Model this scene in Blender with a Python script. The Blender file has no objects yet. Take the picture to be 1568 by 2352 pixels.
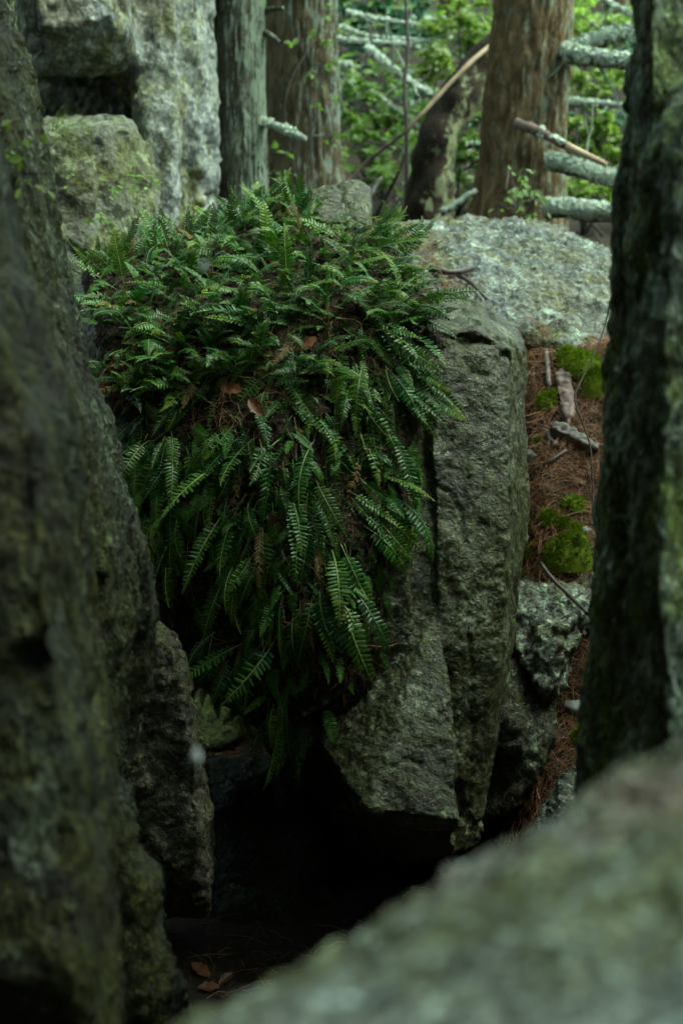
import bpy, bmesh, math, random
import numpy as np
from mathutils import Vector, Matrix
from mathutils.bvhtree import BVHTree

# ------------------------------------------------------------------ camera, sky, sun, exposure
scene = bpy.context.scene
col = scene.collection
random.seed(7)
rng = np.random.default_rng(7)
R = math.radians
PITCH = R(16.0)
CAMZ = 2.3
FOCUS = 3.55

cam_data = bpy.data.cameras.new('camera')
cam = bpy.data.objects.new('camera', cam_data)
col.objects.link(cam)
cam.location = (0, 0, CAMZ)
cam.rotation_euler = (R(90) - PITCH, 0, 0)
cam_data.lens = 50
cam_data.sensor_width = 36
cam_data.sensor_fit = 'AUTO'
cam_data.clip_start = 0.02
cam_data.clip_end = 400
cam_data.dof.use_dof = True
cam_data.dof.focus_distance = FOCUS
cam_data.dof.aperture_fstop = 3.5
cam_data.dof.aperture_blades = 0
scene.camera = cam

SUN_EL, SUN_AZ = 57.0, 92.0          # azimuth measured from +Y towards +X (light comes from there)
world = bpy.data.worlds.new('World')
scene.world = world
world.use_nodes = True
wn = world.node_tree
bg = wn.nodes['Background']
sky = wn.nodes.new('ShaderNodeTexSky')
sky.sky_type = 'NISHITA'
sky.sun_disc = False
sky.sun_elevation = R(SUN_EL)
sky.sun_rotation = R(SUN_AZ)
sky.air_density = 1.0
sky.dust_density = 4.0
hs = wn.nodes.new('ShaderNodeHueSaturation')       # overcast: the whole sky is less blue
hs.inputs['Saturation'].default_value = 0.36
wn.links.new(sky.outputs[0], hs.inputs['Color'])
tint = wn.nodes.new('ShaderNodeMix')                # daylight filtered by the forest canopy
tint.data_type = 'RGBA'
tint.blend_type = 'MULTIPLY'
tint.inputs[0].default_value = 1.0
tint.inputs[7].default_value = (0.73, 1.0, 0.87, 1)
wn.links.new(hs.outputs[0], tint.inputs[6])
wn.links.new(tint.outputs[2], bg.inputs['Color'])
bg.inputs['Strength'].default_value = 0.12

sun_data = bpy.data.lights.new('sun', 'SUN')
sun_data.energy = 1.2
sun_data.angle = R(35)
sun_data.color = (0.90, 1.0, 0.81)
sun = bpy.data.objects.new('sun', sun_data)
col.objects.link(sun)
_sd = Vector((math.sin(R(SUN_AZ)) * math.cos(R(SUN_EL)), math.cos(R(SUN_AZ)) * math.cos(R(SUN_EL)), math.sin(R(SUN_EL))))
sun.rotation_euler = _sd.to_track_quat('Z', 'Y').to_euler()
sun.location = _sd * 30

vs = scene.view_settings
vs.view_transform = 'Standard'
vs.look = 'None'
vs.gamma = 1.0
vs.exposure = 1.68
vs.use_curve_mapping = False
scene.cycles.use_denoising = True
scene.cycles.max_bounces = 4
scene.cycles.diffuse_bounces = 2
scene.cycles.use_adaptive_sampling = True
scene.cycles.adaptive_threshold = 0.03
scene.cycles.glossy_bounces = 2
scene.cycles.transmission_bounces = 3

# ------------------------------------------------------------------ helpers
CP, SP = math.cos(PITCH), math.sin(PITCH)
HW = 12.0 / 50.0


def W(px, py, d):
    """picture position (1568 x 2352 grid) at view depth d -> world point"""
    x = (px - 784) / 784 * HW * d
    y = (1176 - py) / 784 * HW * d
    return Vector((x, d * CP + y * SP, CAMZ - d * SP + y * CP))


def proj(V):
    V = np.asarray(V, dtype=float)
    q = V - np.array([0, 0, CAMZ])
    d = q[:, 1] * CP - q[:, 2] * SP
    y = q[:, 1] * SP + q[:, 2] * CP
    d = np.maximum(d, 1e-3)
    return 784 + q[:, 0] / d / HW * 784, 1176 - y / d / HW * 784, d


def _hash(i, j, k, s):
    h = (i * 374761393 + j * 668265263 + k * 2147483647 + s * 974634777) & 0xFFFFFFFF
    h = ((h ^ (h >> 13)) * 1274126177) & 0xFFFFFFFF
    h = ((h ^ (h >> 16)) * 2246822519) & 0xFFFFFFFF
    return (h ^ (h >> 15)) / 4294967295.0


def noise3(P, seed=0):
    """smooth value noise in -1..1"""
    P = np.asarray(P, dtype=float)
    I = np.floor(P).astype(np.int64)
    f = P - I
    u = f * f * f * (f * (f * 6 - 15) + 10)
    r = 0
    for a in (0, 1):
        wa = u[:, 0] if a else 1 - u[:, 0]
        for b in (0, 1):
            wb = u[:, 1] if b else 1 - u[:, 1]
            for c in (0, 1):
                wc = u[:, 2] if c else 1 - u[:, 2]
                r = r + wa * wb * wc * _hash(I[:, 0] + a, I[:, 1] + b, I[:, 2] + c, seed)
    return r * 2 - 1


def fbm(P, octv=4, seed=0, gain=0.5):
    r, a = 0, 1.0
    P = np.asarray(P, dtype=float)
    for o in range(octv):
        r = r + a * noise3(P + o * 17.3, seed + o)
        P = P * 2.03
        a *= gain
    return r


def cells(P, seed=0):
    """voronoi: F1, F2 and a random value of the nearest cell"""
    P = np.asarray(P, dtype=float)
    I = np.floor(P).astype(np.int64)
    f = P - I
    f1 = np.full(len(P), 9.0)
    f2 = np.full(len(P), 9.0)
    val = np.zeros(len(P))
    for a in (-1, 0, 1):
        for b in (-1, 0, 1):
            for c in (-1, 0, 1):
                i, j, k = I[:, 0] + a, I[:, 1] + b, I[:, 2] + c
                d = np.sqrt((a + _hash(i, j, k, seed + 1) - f[:, 0]) ** 2 + (b + _hash(i, j, k, seed + 2) - f[:, 1]) ** 2
                            + (c + _hash(i, j, k, seed + 3) - f[:, 2]) ** 2)
                m = d < f1
                f2 = np.where(m, f1, np.minimum(f2, d))
                val = np.where(m, _hash(i, j, k, seed + 4), val)
                f1 = np.where(m, d, f1)
    return f1, f2, val


def sstep(a, b, x):
    t = np.clip((x - a) / (b - a), 0, 1)
    return t * t * (3 - 2 * t)


def inside(poly, X, Y):
    r = np.zeros(len(X), dtype=bool)
    n = len(poly)
    for i in range(n):
        x1, y1 = poly[i]
        x2, y2 = poly[(i + 1) % n]
        c = ((y1 > Y) != (y2 > Y)) & (X < (x2 - x1) * (Y - y1) / (y2 - y1 + 1e-12) + x1)
        r ^= c
    return r


def polydist(poly, X, Y):
    D = np.full(len(X), 1e9)
    n = len(poly)
    for i in range(n):
        a = np.array(poly[i], float)
        b = np.array(poly[(i + 1) % n], float)
        ab = b - a
        t = np.clip(((X - a[0]) * ab[0] + (Y - a[1]) * ab[1]) / (ab @ ab), 0, 1)
        D = np.minimum(D, np.hypot(X - a[0] - t * ab[0], Y - a[1] - t * ab[1]))
    return D


class Geo:
    def __init__(self):
        self.V, self.F, self.n = [], [], 0

    def add(self, V, F):
        V = np.asarray(V, dtype=float)
        self.V.append(V)
        o = self.n
        self.F.extend([[i + o for i in f] for f in (F.tolist() if isinstance(F, np.ndarray) else F)])
        self.n += len(V)
        return self

    def arrays(self):
        return np.concatenate(self.V), self.F


def make_mesh(name, V, F, mat=None, smooth=True, attr=None):
    me = bpy.data.meshes.new(name)
    V = np.asarray(V, dtype=float)
    me.from_pydata(V.tolist(), [], F.tolist() if isinstance(F, np.ndarray) else F)
    if smooth:
        me.polygons.foreach_set('use_smooth', np.ones(len(me.polygons), dtype=bool))
    if mat:
        me.materials.append(mat)
    if attr is not None:
        for k, a in attr.items():
            at = me.attributes.new(k, 'FLOAT', 'POINT')
            at.data.foreach_set('value', np.asarray(a, dtype=np.float32))
    me.update()
    return me


def tag(o, label=None, cat=None, group=None, kind=None):
    if label:
        o['label'] = label
    if cat:
        o['category'] = cat
    if group:
        o['group'] = group
    if kind:
        o['kind'] = kind
    return o


def obj(name, me, parent=None, loc=None):
    o = bpy.data.objects.new(name, me)
    col.objects.link(o)
    if loc is not None:
        o.location = loc
    if parent is not None:
        o.parent = parent
    return o


def empty(name, loc):
    o = bpy.data.objects.new(name, None)
    col.objects.link(o)
    o.location = loc
    o.empty_display_size = 0.05
    return o


def solid(name, V, F, mat, parent=None, smooth=True, attr=None, base=None):
    """one mesh object from world-space points, origin at its own base"""
    V = np.asarray(V, dtype=float)
    if parent is not None:
        org = np.array(parent.location)
        return obj(name, make_mesh(name, V - org, F, mat, smooth, attr), parent)
    if base is None:
        base = np.array([(V[:, 0].min() + V[:, 0].max()) / 2, (V[:, 1].min() + V[:, 1].max()) / 2, V[:, 2].min()])
    return obj(name, make_mesh(name, V - base, F, mat, smooth, attr), None, base)


def tube(path, radii, nseg=10, cap=True, seed=None, rough=0.0, rfreq=20.0):
    """tapered tube along a path; optional noise on the radius"""
    P = np.asarray([tuple(p) for p in path], dtype=float)
    n = len(P)
    T = np.gradient(P, axis=0)
    T /= np.linalg.norm(T, axis=1)[:, None] + 1e-9
    up = np.array([0, 0, 1.0]) if abs(T[0, 2]) < 0.9 else np.array([0, 1.0, 0])
    X = np.cross(up, T[0])
    X /= np.linalg.norm(X)
    ang = np.linspace(0, 2 * np.pi, nseg, endpoint=False)
    V = np.zeros((n, nseg, 3))
    for i in range(n):
        X = X - T[i] * (X @ T[i])
        X /= np.linalg.norm(X) + 1e-9
        Y = np.cross(T[i], X)
        V[i] = P[i] + radii[i] * (np.cos(ang)[:, None] * X + np.sin(ang)[:, None] * Y)
    if rough:
        Q = V.reshape(-1, 3)
        k = fbm(Q * rfreq, 3, seed or 0)
        C = np.repeat(P, nseg, axis=0)
        V = (C + (Q - C) * (1 + rough * k)[:, None]).reshape(n, nseg, 3)
    F = []
    for i in range(n - 1):
        for j in range(nseg):
            F.append([i * nseg + j, i * nseg + (j + 1) % nseg, (i + 1) * nseg + (j + 1) % nseg, (i + 1) * nseg + j])
    V = V.reshape(-1, 3)
    if cap:
        F.append(list(range(nseg))[::-1])
        F.append([(n - 1) * nseg + j for j in range(nseg)])
    return V, F


def bezpath(pts, n):
    """smooth path through the points (Catmull-Rom)"""
    P = np.asarray([tuple(p) for p in pts], dtype=float)
    P = np.vstack([2 * P[0] - P[1], P, 2 * P[-1] - P[-2]])
    out = []
    m = len(P) - 3
    for i in range(n):
        s = i / (n - 1) * m
        k = min(int(s), m - 1)
        t = s - k
        a, b, c, d = P[k], P[k + 1], P[k + 2], P[k + 3]
        out.append(0.5 * ((2 * b) + (c - a) * t + (2 * a - 5 * b + 4 * c - d) * t * t + (3 * b - a - 3 * c + d) * t ** 3))
    return np.array(out)


def frames(D, N):
    """orthonormal frames: Y along D, Z towards N"""
    D = D / (np.linalg.norm(D, axis=1)[:, None] + 1e-9)
    X = np.cross(D, N)
    X /= np.linalg.norm(X, axis=1)[:, None] + 1e-9
    Z = np.cross(X, D)
    return X, D, Z


def scatter(TV, TF, P, D, N, S):
    """copies of a small template (TV, TF) at P, long axis D, face normal N, size S -> one mesh's arrays"""
    X, Y, Z = frames(D, N)
    TV = np.asarray(TV, float)
    S = np.asarray(S, float)
    if S.ndim == 1:
        S = np.stack([S, S, S], 1)
    V = (P[:, None, :] + TV[None, :, 0, None] * (X * S[:, 0:1])[:, None, :] + TV[None, :, 1, None] * (Y * S[:, 1:2])[:, None, :]
         + TV[None, :, 2, None] * (Z * S[:, 2:3])[:, None, :])
    k = len(TV)
    TF = np.asarray(TF)
    F = (np.arange(len(P)) * k)[:, None, None] + TF[None]
    return V.reshape(-1, 3), F.reshape(-1, TF.shape[1])


def rand_dirs(n):
    v = rng.normal(size=(n, 3))
    return v / np.linalg.norm(v, axis=1)[:, None]


# ------------------------------------------------------------------ materials
class NT:
    def __init__(self, name):
        self.m = bpy.data.materials.new(name)
        self.m.use_nodes = True
        self.t = self.m.node_tree
        self.b = self.t.nodes['Principled BSDF']

    def n(self, typ, **kw):
        nd = self.t.nodes.new(typ)
        for k, v in kw.items():
            if hasattr(nd, k):
                setattr(nd, k, v)
        return nd

    def l(self, a, b):
        self.t.links.new(a, b)

    def coords(self, scale=(1, 1, 1), rot=(0, 0, 0)):
        tc = self.n('ShaderNodeTexCoord')
        mp = self.n('ShaderNodeMapping')
        mp.inputs['Scale'].default_value = scale
        mp.inputs['Rotation'].default_value = rot
        self.l(tc.outputs['Object'], mp.inputs['Vector'])
        return mp.outputs[0]

    def noise(self, vec, scale, detail=4, rough=0.55, dist=0.0):
        nd = self.n('ShaderNodeTexNoise')
        nd.inputs['Scale'].default_value = scale
        nd.inputs['Detail'].default_value = detail
        nd.inputs['Roughness'].default_value = rough
        nd.inputs['Distortion'].default_value = dist
        self.l(vec, nd.inputs['Vector'])
        return nd.outputs['Fac']

    def voro(self, vec, scale, feature='F1', out='Distance'):
        nd = self.n('ShaderNodeTexVoronoi', feature=feature)
        nd.inputs['Scale'].default_value = scale
        self.l(vec, nd.inputs['Vector'])
        return nd.outputs[out]

    def ramp(self, fac, stops):
        nd = self.n('ShaderNodeValToRGB')
        e = nd.color_ramp.elements
        while len(e) < len(stops):
            e.new(0.5)
        for el, (p, c) in zip(e, stops):
            el.position = p
            el.color = (c, c, c, 1) if isinstance(c, (int, float)) else (*c, 1)
        self.l(fac, nd.inputs['Fac'])
        return nd.outputs['Color']

    def mix(self, fac, a, b, mode='MIX'):
        nd = self.n('ShaderNodeMix', data_type='RGBA', blend_type=mode)
        for s, v in ((nd.inputs[0], fac), (nd.inputs[6], a), (nd.inputs[7], b)):
            if isinstance(v, (int, float)):
                s.default_value = v
            elif isinstance(v, tuple):
                s.default_value = (*v, 1)
            else:
                self.l(v, s)
        return nd.outputs[2]

    def math(self, op, a, b=0.0, clamp=False):
        nd = self.n('ShaderNodeMath', operation=op, use_clamp=clamp)
        for s, v in ((nd.inputs[0], a), (nd.inputs[1], b)):
            if isinstance(v, (int, float)):
                s.default_value = v
            else:
                self.l(v, s)
        return nd.outputs[0]

    def mixv(self, v, f, k):
        nd = self.n('ShaderNodeVectorMath', operation='MULTIPLY_ADD')
        self.l(f, nd.inputs[0])
        nd.inputs[1].default_value = (k, k, k)
        self.l(v, nd.inputs[2])
        return nd.outputs[0]

    def upness(self):
        g = self.n('ShaderNodeNewGeometry')
        s = self.n('ShaderNodeSeparateXYZ')
        self.l(g.outputs['Normal'], s.inputs[0])
        return s.outputs['Z']

    def bump(self, hs_, prev=None):
        """hs_: list of (height socket, strength, distance)"""
        for h, st, di in hs_:
            b = self.n('ShaderNodeBump')
            b.inputs['Strength'].default_value = st
            b.inputs['Distance'].default_value = di
            self.l(h, b.inputs['Height'])
            if prev is not None:
                self.l(prev, b.inputs['Normal'])
            prev = b.outputs[0]
        self.l(prev, self.b.inputs['Normal'])

    def out(self, color, rough=0.8, spec=0.3):
        for s, v in ((self.b.inputs['Base Color'], color), (self.b.inputs['Roughness'], rough)):
            if isinstance(v, (int, float)):
                s.default_value = v
            elif isinstance(v, tuple):
                s.default_value = (*v, 1)
            else:
                self.l(v, s)
        self.b.inputs['Specular IOR Level'].default_value = spec
        return self.m


def rock_mat(name, c_dark, c_mid, c_light, lichen, lich_amt, moss, moss_amt, brown=(0.07, 0.05, 0.03), grain=1.0, stretch=(1, 1, 1),
             pale=(0.42, 0.46, 0.40), pale_amt=0.0, rough=0.62, spec=0.35, speck=1.0, relief=1.0, stripes=(), ros=0.0):
    """wet weathered sandstone: mottled greys, grains, algae, crust lichen and moss as patches of their own"""
    t = NT(name)
    v = t.coords(stretch)
    big = t.noise(v, 2.6, 4, 0.6, 0.4)
    med = t.noise(v, 13.0 * grain, 5, 0.68, 0.3)
    cellc = t.voro(v, 105.0 * grain, 'F1', 'Color')
    sp = t.n('ShaderNodeSeparateColor')
    t.l(cellc, sp.inputs[0])
    fine = t.noise(v, 60.0 * grain, 3, 0.7)
    c = t.ramp(med, [(0.30, c_dark), (0.5, c_mid), (0.70, c_light)])
    c = t.mix(t.math('MULTIPLY', t.ramp(big, [(0.44, 0), (0.60, 1)]), 0.7), c, t.mix(med, tuple(x * 0.3 for x in brown), tuple(x * 1.8 for x in brown)))
    # moss film
    mf = t.noise(v, 5.0, 5, 0.72, 0.8)
    mm = t.ramp(mf, [(0.62 - 0.3 * moss_amt, 0), (0.72 - 0.3 * moss_amt, 1)])
    mcol = t.mix(med, tuple(x * 0.3 for x in moss), tuple(x * 1.8 for x in moss))
    c = t.mix(t.math('MULTIPLY', mm, 0.85), c, mcol)
    # crust lichen in small scabs
    lf = t.noise(v, 30.0 * grain, 4, 0.75, 0.5)
    lm = t.math('MULTIPLY', t.ramp(lf, [(0.66 - 0.26 * lich_amt, 0), (0.71 - 0.26 * lich_amt, 1)]), t.ramp(t.math('SUBTRACT', 1.0, big), [(0.38, 0.08), (0.58, 1)]))
    c = t.mix(t.math('MULTIPLY', lm, 0.75), c, lichen)
    if pale_amt > 0:
        pv = t.noise(v, 7.5 * grain, 3, 0.55, 1.0)
        pm = t.ramp(pv, [(0.78 - 0.3 * pale_amt, 0), (0.81 - 0.3 * pale_amt, 1)])
        c = t.mix(t.math('MULTIPLY', pm, 0.85), c, pale)
    for k, (sc_, lo, colr) in enumerate(stripes):     # mineral and algae streaks running down the face
        st = t.noise(t.coords((sc_, sc_, sc_ * 0.05), (0, 0, 0.4 * k)), 1.0, 4, 0.6, 0.3)
        c = t.mix(t.math('MULTIPLY', t.ramp(st, [(lo, 0), (lo + 0.08, 1)]), 0.75), c, t.mix(med, tuple(x * 0.55 for x in colr), colr))
    if ros > 0:                                        # round lichen rosettes
        rv = t.voro(t.mixv(v, t.noise(v, 14, 2, 0.5), 0.05), 5.5)
        rm = t.ramp(rv, [(0.16 + 0.14 * ros, 1), (0.19 + 0.14 * ros, 0)])
        c = t.mix(t.math('MULTIPLY', rm, t.ramp(lf, [(0.40, 0.1), (0.55, 0.9)])), c, lichen)
    # single grains, light and dark
    g = t.ramp(sp.outputs[0], [(0.0, 1 - 0.6 * speck), (0.55, 1.0), (1.0, 1 + 0.9 * speck)])
    c = t.mix(1.0, c, g, 'MULTIPLY')
    g2 = t.ramp(fine, [(0.3, 0.45), (0.7, 1.45)])
    c = t.mix(1.0, c, g2, 'MULTIPLY')
    h = t.math('ADD', t.math('MULTIPLY', med, 1.1), t.math('MULTIPLY', lf, 0.75))
    h = t.math('ADD', h, t.math('MULTIPLY', fine, 0.42))
    h = t.math('ADD', h, t.math('MULTIPLY', sp.outputs[1], 0.10))
    t.bump([(h, 0.9 * min(relief, 1.0), 0.022 * relief)])
    return t.out(c, t.ramp(fine, [(0.3, rough - 0.15), (0.7, rough + 0.2)]), spec)


M = {}
M['boulder'] = rock_mat('wet_boulder', (0.010, 0.011, 0.006), (0.036, 0.038, 0.019), (0.09, 0.095, 0.054), (0.155, 0.18, 0.11), 0.38,
                        (0.045, 0.05, 0.012), 0.62, (0.033, 0.026, 0.013), 1.5, rough=0.45, spec=0.5, relief=0.7, ros=0.8, stripes=((6.0, 0.58, (0.03, 0.028, 0.02)), (4.0, 0.62, (0.10, 0.11, 0.065))))
M['slab'] = rock_mat('lichened_slab', (0.032, 0.037, 0.034), (0.105, 0.12, 0.112), (0.205, 0.23, 0.22), (0.25, 0.31, 0.245), 0.38,
                     (0.085, 0.085, 0.03), 0.42, (0.13, 0.13, 0.095), 0.7, pale=(0.42, 0.50, 0.36), pale_amt=0.2, rough=0.7, speck=0.7, ros=0.6)
M['cliff'] = rock_mat('cliff', (0.04, 0.042, 0.032), (0.16, 0.175, 0.155), (0.30, 0.32, 0.295), (0.22, 0.245, 0.13), 0.3,
                      (0.11, 0.115, 0.042), 0.45, (0.11, 0.095, 0.06), 0.7, stretch=(1.0, 1.0, 0.75), rough=0.75, speck=0.6, ros=0.4,
                      stripes=((3.0, 0.56, (0.34, 0.37, 0.355)), (4.5, 0.60, (0.20, 0.22, 0.085)), (4.0, 0.62, (0.06, 0.055, 0.042))))
M['block'] = rock_mat('cliff_block', (0.04, 0.044, 0.034), (0.12, 0.132, 0.11), (0.22, 0.24, 0.205), (0.20, 0.23, 0.12), 0.35,
                      (0.09, 0.10, 0.032), 0.5, (0.10, 0.09, 0.055), 0.7, rough=0.75, speck=0.6, ros=0.5)
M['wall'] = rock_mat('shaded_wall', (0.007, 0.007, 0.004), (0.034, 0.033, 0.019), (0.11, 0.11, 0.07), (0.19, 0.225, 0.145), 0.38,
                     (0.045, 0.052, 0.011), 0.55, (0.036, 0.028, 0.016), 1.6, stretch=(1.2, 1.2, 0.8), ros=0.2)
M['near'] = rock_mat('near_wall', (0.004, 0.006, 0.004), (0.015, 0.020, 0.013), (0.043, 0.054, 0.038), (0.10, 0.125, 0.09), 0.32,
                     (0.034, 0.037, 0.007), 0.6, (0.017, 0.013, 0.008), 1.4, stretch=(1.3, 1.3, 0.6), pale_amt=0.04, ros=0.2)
M['pillar'] = rock_mat('mossy_pillar', (0.035, 0.048, 0.033), (0.15, 0.19, 0.13), (0.34, 0.42, 0.32), (0.42, 0.52, 0.43), 0.42,
                       (0.13, 0.18, 0.04), 0.55, (0.08, 0.07, 0.045), 1.3, stretch=(1.4, 1.4, 0.6), pale=(0.40, 0.52, 0.47), pale_amt=0.14, ros=0.4)
M['fore'] = rock_mat('foreground_rock', (0.03, 0.034, 0.03), (0.125, 0.142, 0.122), (0.29, 0.33, 0.30), (0.33, 0.41, 0.37), 0.45,
                     (0.09, 0.105, 0.035), 0.42, (0.13, 0.075, 0.05), 2.2, pale=(0.40, 0.53, 0.52), pale_amt=0.42, rough=0.75)
M['ledge'] = rock_mat('ledge_rock', (0.022, 0.024, 0.018), (0.085, 0.09, 0.073), (0.20, 0.22, 0.18), (0.27, 0.33, 0.25), 0.55,
                      (0.06, 0.07, 0.02), 0.35, (0.10, 0.06, 0.035), 0.9)
M['tan'] = rock_mat('tan_rock', (0.015, 0.013, 0.008), (0.068, 0.06, 0.036), (0.135, 0.12, 0.076), (0.11, 0.11, 0.055), 0.3,
                    (0.05, 0.052, 0.013), 0.5, (0.045, 0.035, 0.024), 1.1)


M['greenstone'] = rock_mat('green_stone', (0.03, 0.036, 0.015), (0.07, 0.085, 0.032), (0.13, 0.15, 0.075), (0.16, 0.19, 0.10), 0.3, (0.08, 0.10, 0.02), 0.9, (0.09, 0.06, 0.03), 0.8)


def litter_mat():
    t = NT('needle_soil')
    v = t.coords()
    a = t.noise(t.coords((9, 60, 30), (0, 0, 0.5)), 1.2, 4, 0.7)
    b = t.noise(t.coords((60, 9, 30), (0, 0, 0.3)), 1.2, 4, 0.7)
    big = t.noise(v, 1.3, 5, 0.6)
    m = t.math('MAXIMUM', a, b)
    c = t.ramp(m, [(0.42, (0.008, 0.006, 0.004)), (0.56, (0.03, 0.017, 0.009)), (0.7, (0.075, 0.042, 0.022)), (0.85, (0.16, 0.095, 0.055))])
    c = t.mix(t.math('MULTIPLY', t.ramp(big, [(0.45, 0), (0.65, 1)]), 0.6), c, (0.02, 0.015, 0.010))
    t.bump([(m, 0.8, 0.02), (t.noise(v, 30, 5, 0.7), 0.5, 0.02)])
    return t.out(c, 0.8, 0.3)


M['soil'] = litter_mat()


def plain(name, c1, c2, scale=30, rough=0.7, spec=0.3, bump=0.3, dist=0.004, stretch=(1, 1, 1), rnd=0.0):
    t = NT(name)
    v = t.coords(stretch)
    f = t.noise(v, scale, 5, 0.65)
    c = t.ramp(f, [(0.3, c1), (0.7, c2)])
    if rnd:
        oi = t.n('ShaderNodeObjectInfo')
        c = t.mix(1.0, c, t.ramp(oi.outputs['Random'], [(0, 1 - rnd), (1, 1 + rnd)]), 'MULTIPLY')
    t.bump([(f, bump, dist)])
    return t.out(c, rough, spec)


M['peat'] = rock_mat('peat_mat', (0.010, 0.008, 0.005), (0.03, 0.02, 0.012), (0.06, 0.038, 0.022), (0.05, 0.035, 0.02), 0.2, (0.03, 0.045, 0.012), 0.5, (0.04, 0.02, 0.01), 1.4, rough=0.85, spec=0.2)
M['wood_dark'] = plain('dark_wet_stick', (0.02, 0.014, 0.012), (0.07, 0.05, 0.045), 40, 0.5, 0.5, 0.5, 0.004)
M['wood_grey'] = plain('weathered_wood', (0.05, 0.04, 0.038), (0.19, 0.165, 0.155), 14, 0.6, 0.4, 0.6, 0.006, (1, 6, 6))
M['bark_chunk'] = plain('pine_bark_chunk', (0.06, 0.035, 0.03), (0.24, 0.16, 0.14), 16, 0.6, 0.4, 0.7, 0.01)
M['wood_pale'] = plain('barkless_branch', (0.30, 0.20, 0.12), (0.58, 0.44, 0.30), 12, 0.6, 0.35, 0.3, 0.004)
M['dead_leaf'] = plain('dead_leaf', (0.06, 0.02, 0.010), (0.24, 0.09, 0.035), 22, 0.5, 0.4, 0.4, 0.004, rnd=0.35)
M['stone'] = plain('pale_stone', (0.10, 0.11, 0.105), (0.28, 0.30, 0.29), 30, 0.6, 0.4, 0.4, 0.004)
M['lichen'] = plain('foliose_lichen', (0.36, 0.44, 0.35), (0.68, 0.77, 0.63), 45, 0.85, 0.2, 0.8, 0.008)
M['root'] = plain('root_bark', (0.02, 0.014, 0.010), (0.075, 0.055, 0.042), 40, 0.9, 0.1, 0.4, 0.003)
M['drop'] = plain('water_drop', (0.32, 0.36, 0.38), (0.42, 0.46, 0.48), 5, 0.2, 0.5, 0.0, 0.001)


def bark_mat(name, c1, c2, c3, lich=(0.38, 0.46, 0.42), amt=0.0, side=None):
    t = NT(name)
    v = t.coords((20, 20, 5.5))
    f = t.noise(v, 1.0, 6, 0.7, 0.8)
    c = t.ramp(f, [(0.3, c1), (0.5, c2), (0.72, c3)])
    if amt:
        lf = t.noise(t.coords((14, 14, 9)), 1.0, 6, 0.75, 0.5)
        if side is not None:        # crust lichen grows on one flank of the trunk
            g = t.n('ShaderNodeNewGeometry')
            d = t.n('ShaderNodeVectorMath', operation='DOT_PRODUCT')
            t.l(g.outputs['True Normal'], d.inputs[0])
            d.inputs[1].default_value = side
            lf = t.math('ADD', lf, t.math('MULTIPLY', d.outputs['Value'], 0.16))
        lm = t.ramp(lf, [(0.70 - 0.3 * amt, 0), (0.80 - 0.3 * amt, 1)])
        c = t.mix(t.math('MULTIPLY', lm, 0.85), c, t.mix(f, tuple(x * 0.6 for x in lich), tuple(x * 1.15 for x in lich)))
    t.bump([(f, 1.0, 0.045), (t.noise(t.coords(), 45, 4, 0.7), 0.5, 0.012)])
    return t.out(c, 0.85, 0.2)


M['bark_grey'] = bark_mat('grey_lichened_bark', (0.03, 0.027, 0.02), (0.09, 0.085, 0.065), (0.18, 0.185, 0.145), (0.30, 0.37, 0.28), 0.56, (1.0, -0.35, 0))
M['bark_olive'] = bark_mat('olive_brown_bark', (0.06, 0.046, 0.023), (0.16, 0.122, 0.066), (0.27, 0.22, 0.13), (0.34, 0.42, 0.36), 0.40, (1.0, -0.2, 0))
M['bark_pine'] = bark_mat('brown_pine_bark', (0.06, 0.038, 0.018), (0.20, 0.132, 0.068), (0.36, 0.26, 0.15), (0.30, 0.37, 0.28), 0.42, (0.9, -0.2, 0))
M['bark_dark'] = bark_mat('rotten_bark', (0.008, 0.006, 0.004), (0.025, 0.016, 0.010), (0.06, 0.034, 0.02), (0.33, 0.36, 0.20), 0.42, (0.9, -0.5, -0.3))
M['bark_log'] = bark_mat('log_bark', (0.03, 0.022, 0.018), (0.085, 0.065, 0.055), (0.17, 0.14, 0.12), (0.50, 0.60, 0.50), 0.95, (0, -0.5, 0.8))


def leaf_mat(name, c1, c2, tip=None, tip_amt=0.0, rough=0.35, spec=0.5, trans=0.25, rnd=0.35, tattr=None, hue=0.0):
    t = NT(name)
    v = t.coords()
    f = t.noise(v, 60 if tattr else 4, 3, 0.6)
    c = t.mix(f, c1, c2)
    oi = t.n('ShaderNodeObjectInfo')
    rn = oi.outputs['Random']
    if tattr:
        a = t.n('ShaderNodeAttribute')
        a.attribute_name = tattr
        k = t.ramp(a.outputs['Fac'], [(0.55, 0), (1.0, 1)])
        k = t.math('MULTIPLY', k, t.ramp(rn, [(0.3, 0.0), (0.9, tip_amt)]))
        c = t.mix(k, c, tip)
    if hue:
        wn_ = t.n('ShaderNodeTexWhiteNoise', noise_dimensions='1D')
        t.l(t.math('MULTIPLY', rn, 91.7), wn_.inputs['W'])
        c = t.mix(t.math('MULTIPLY', wn_.outputs['Value'], hue), c, tip)
    c = t.mix(1.0, c, t.ramp(rn, [(0, 1 - rnd), (1, 1 + rnd)]), 'MULTIPLY')
    m = t.out(c, rough, spec)
    tr = t.n('ShaderNodeBsdfTranslucent')
    t.l(t.mix(1.0, c, (1.2, 1.5, 0.6), 'MULTIPLY'), tr.inputs['Color'])
    ms = t.n('ShaderNodeMixShader')
    ms.inputs[0].default_value = trans
    t.l(t.b.outputs[0], ms.inputs[1])
    t.l(tr.outputs[0], ms.inputs[2])
    t.l(ms.outputs[0], t.t.nodes['Material Output'].inputs['Surface'])
    return m


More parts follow.
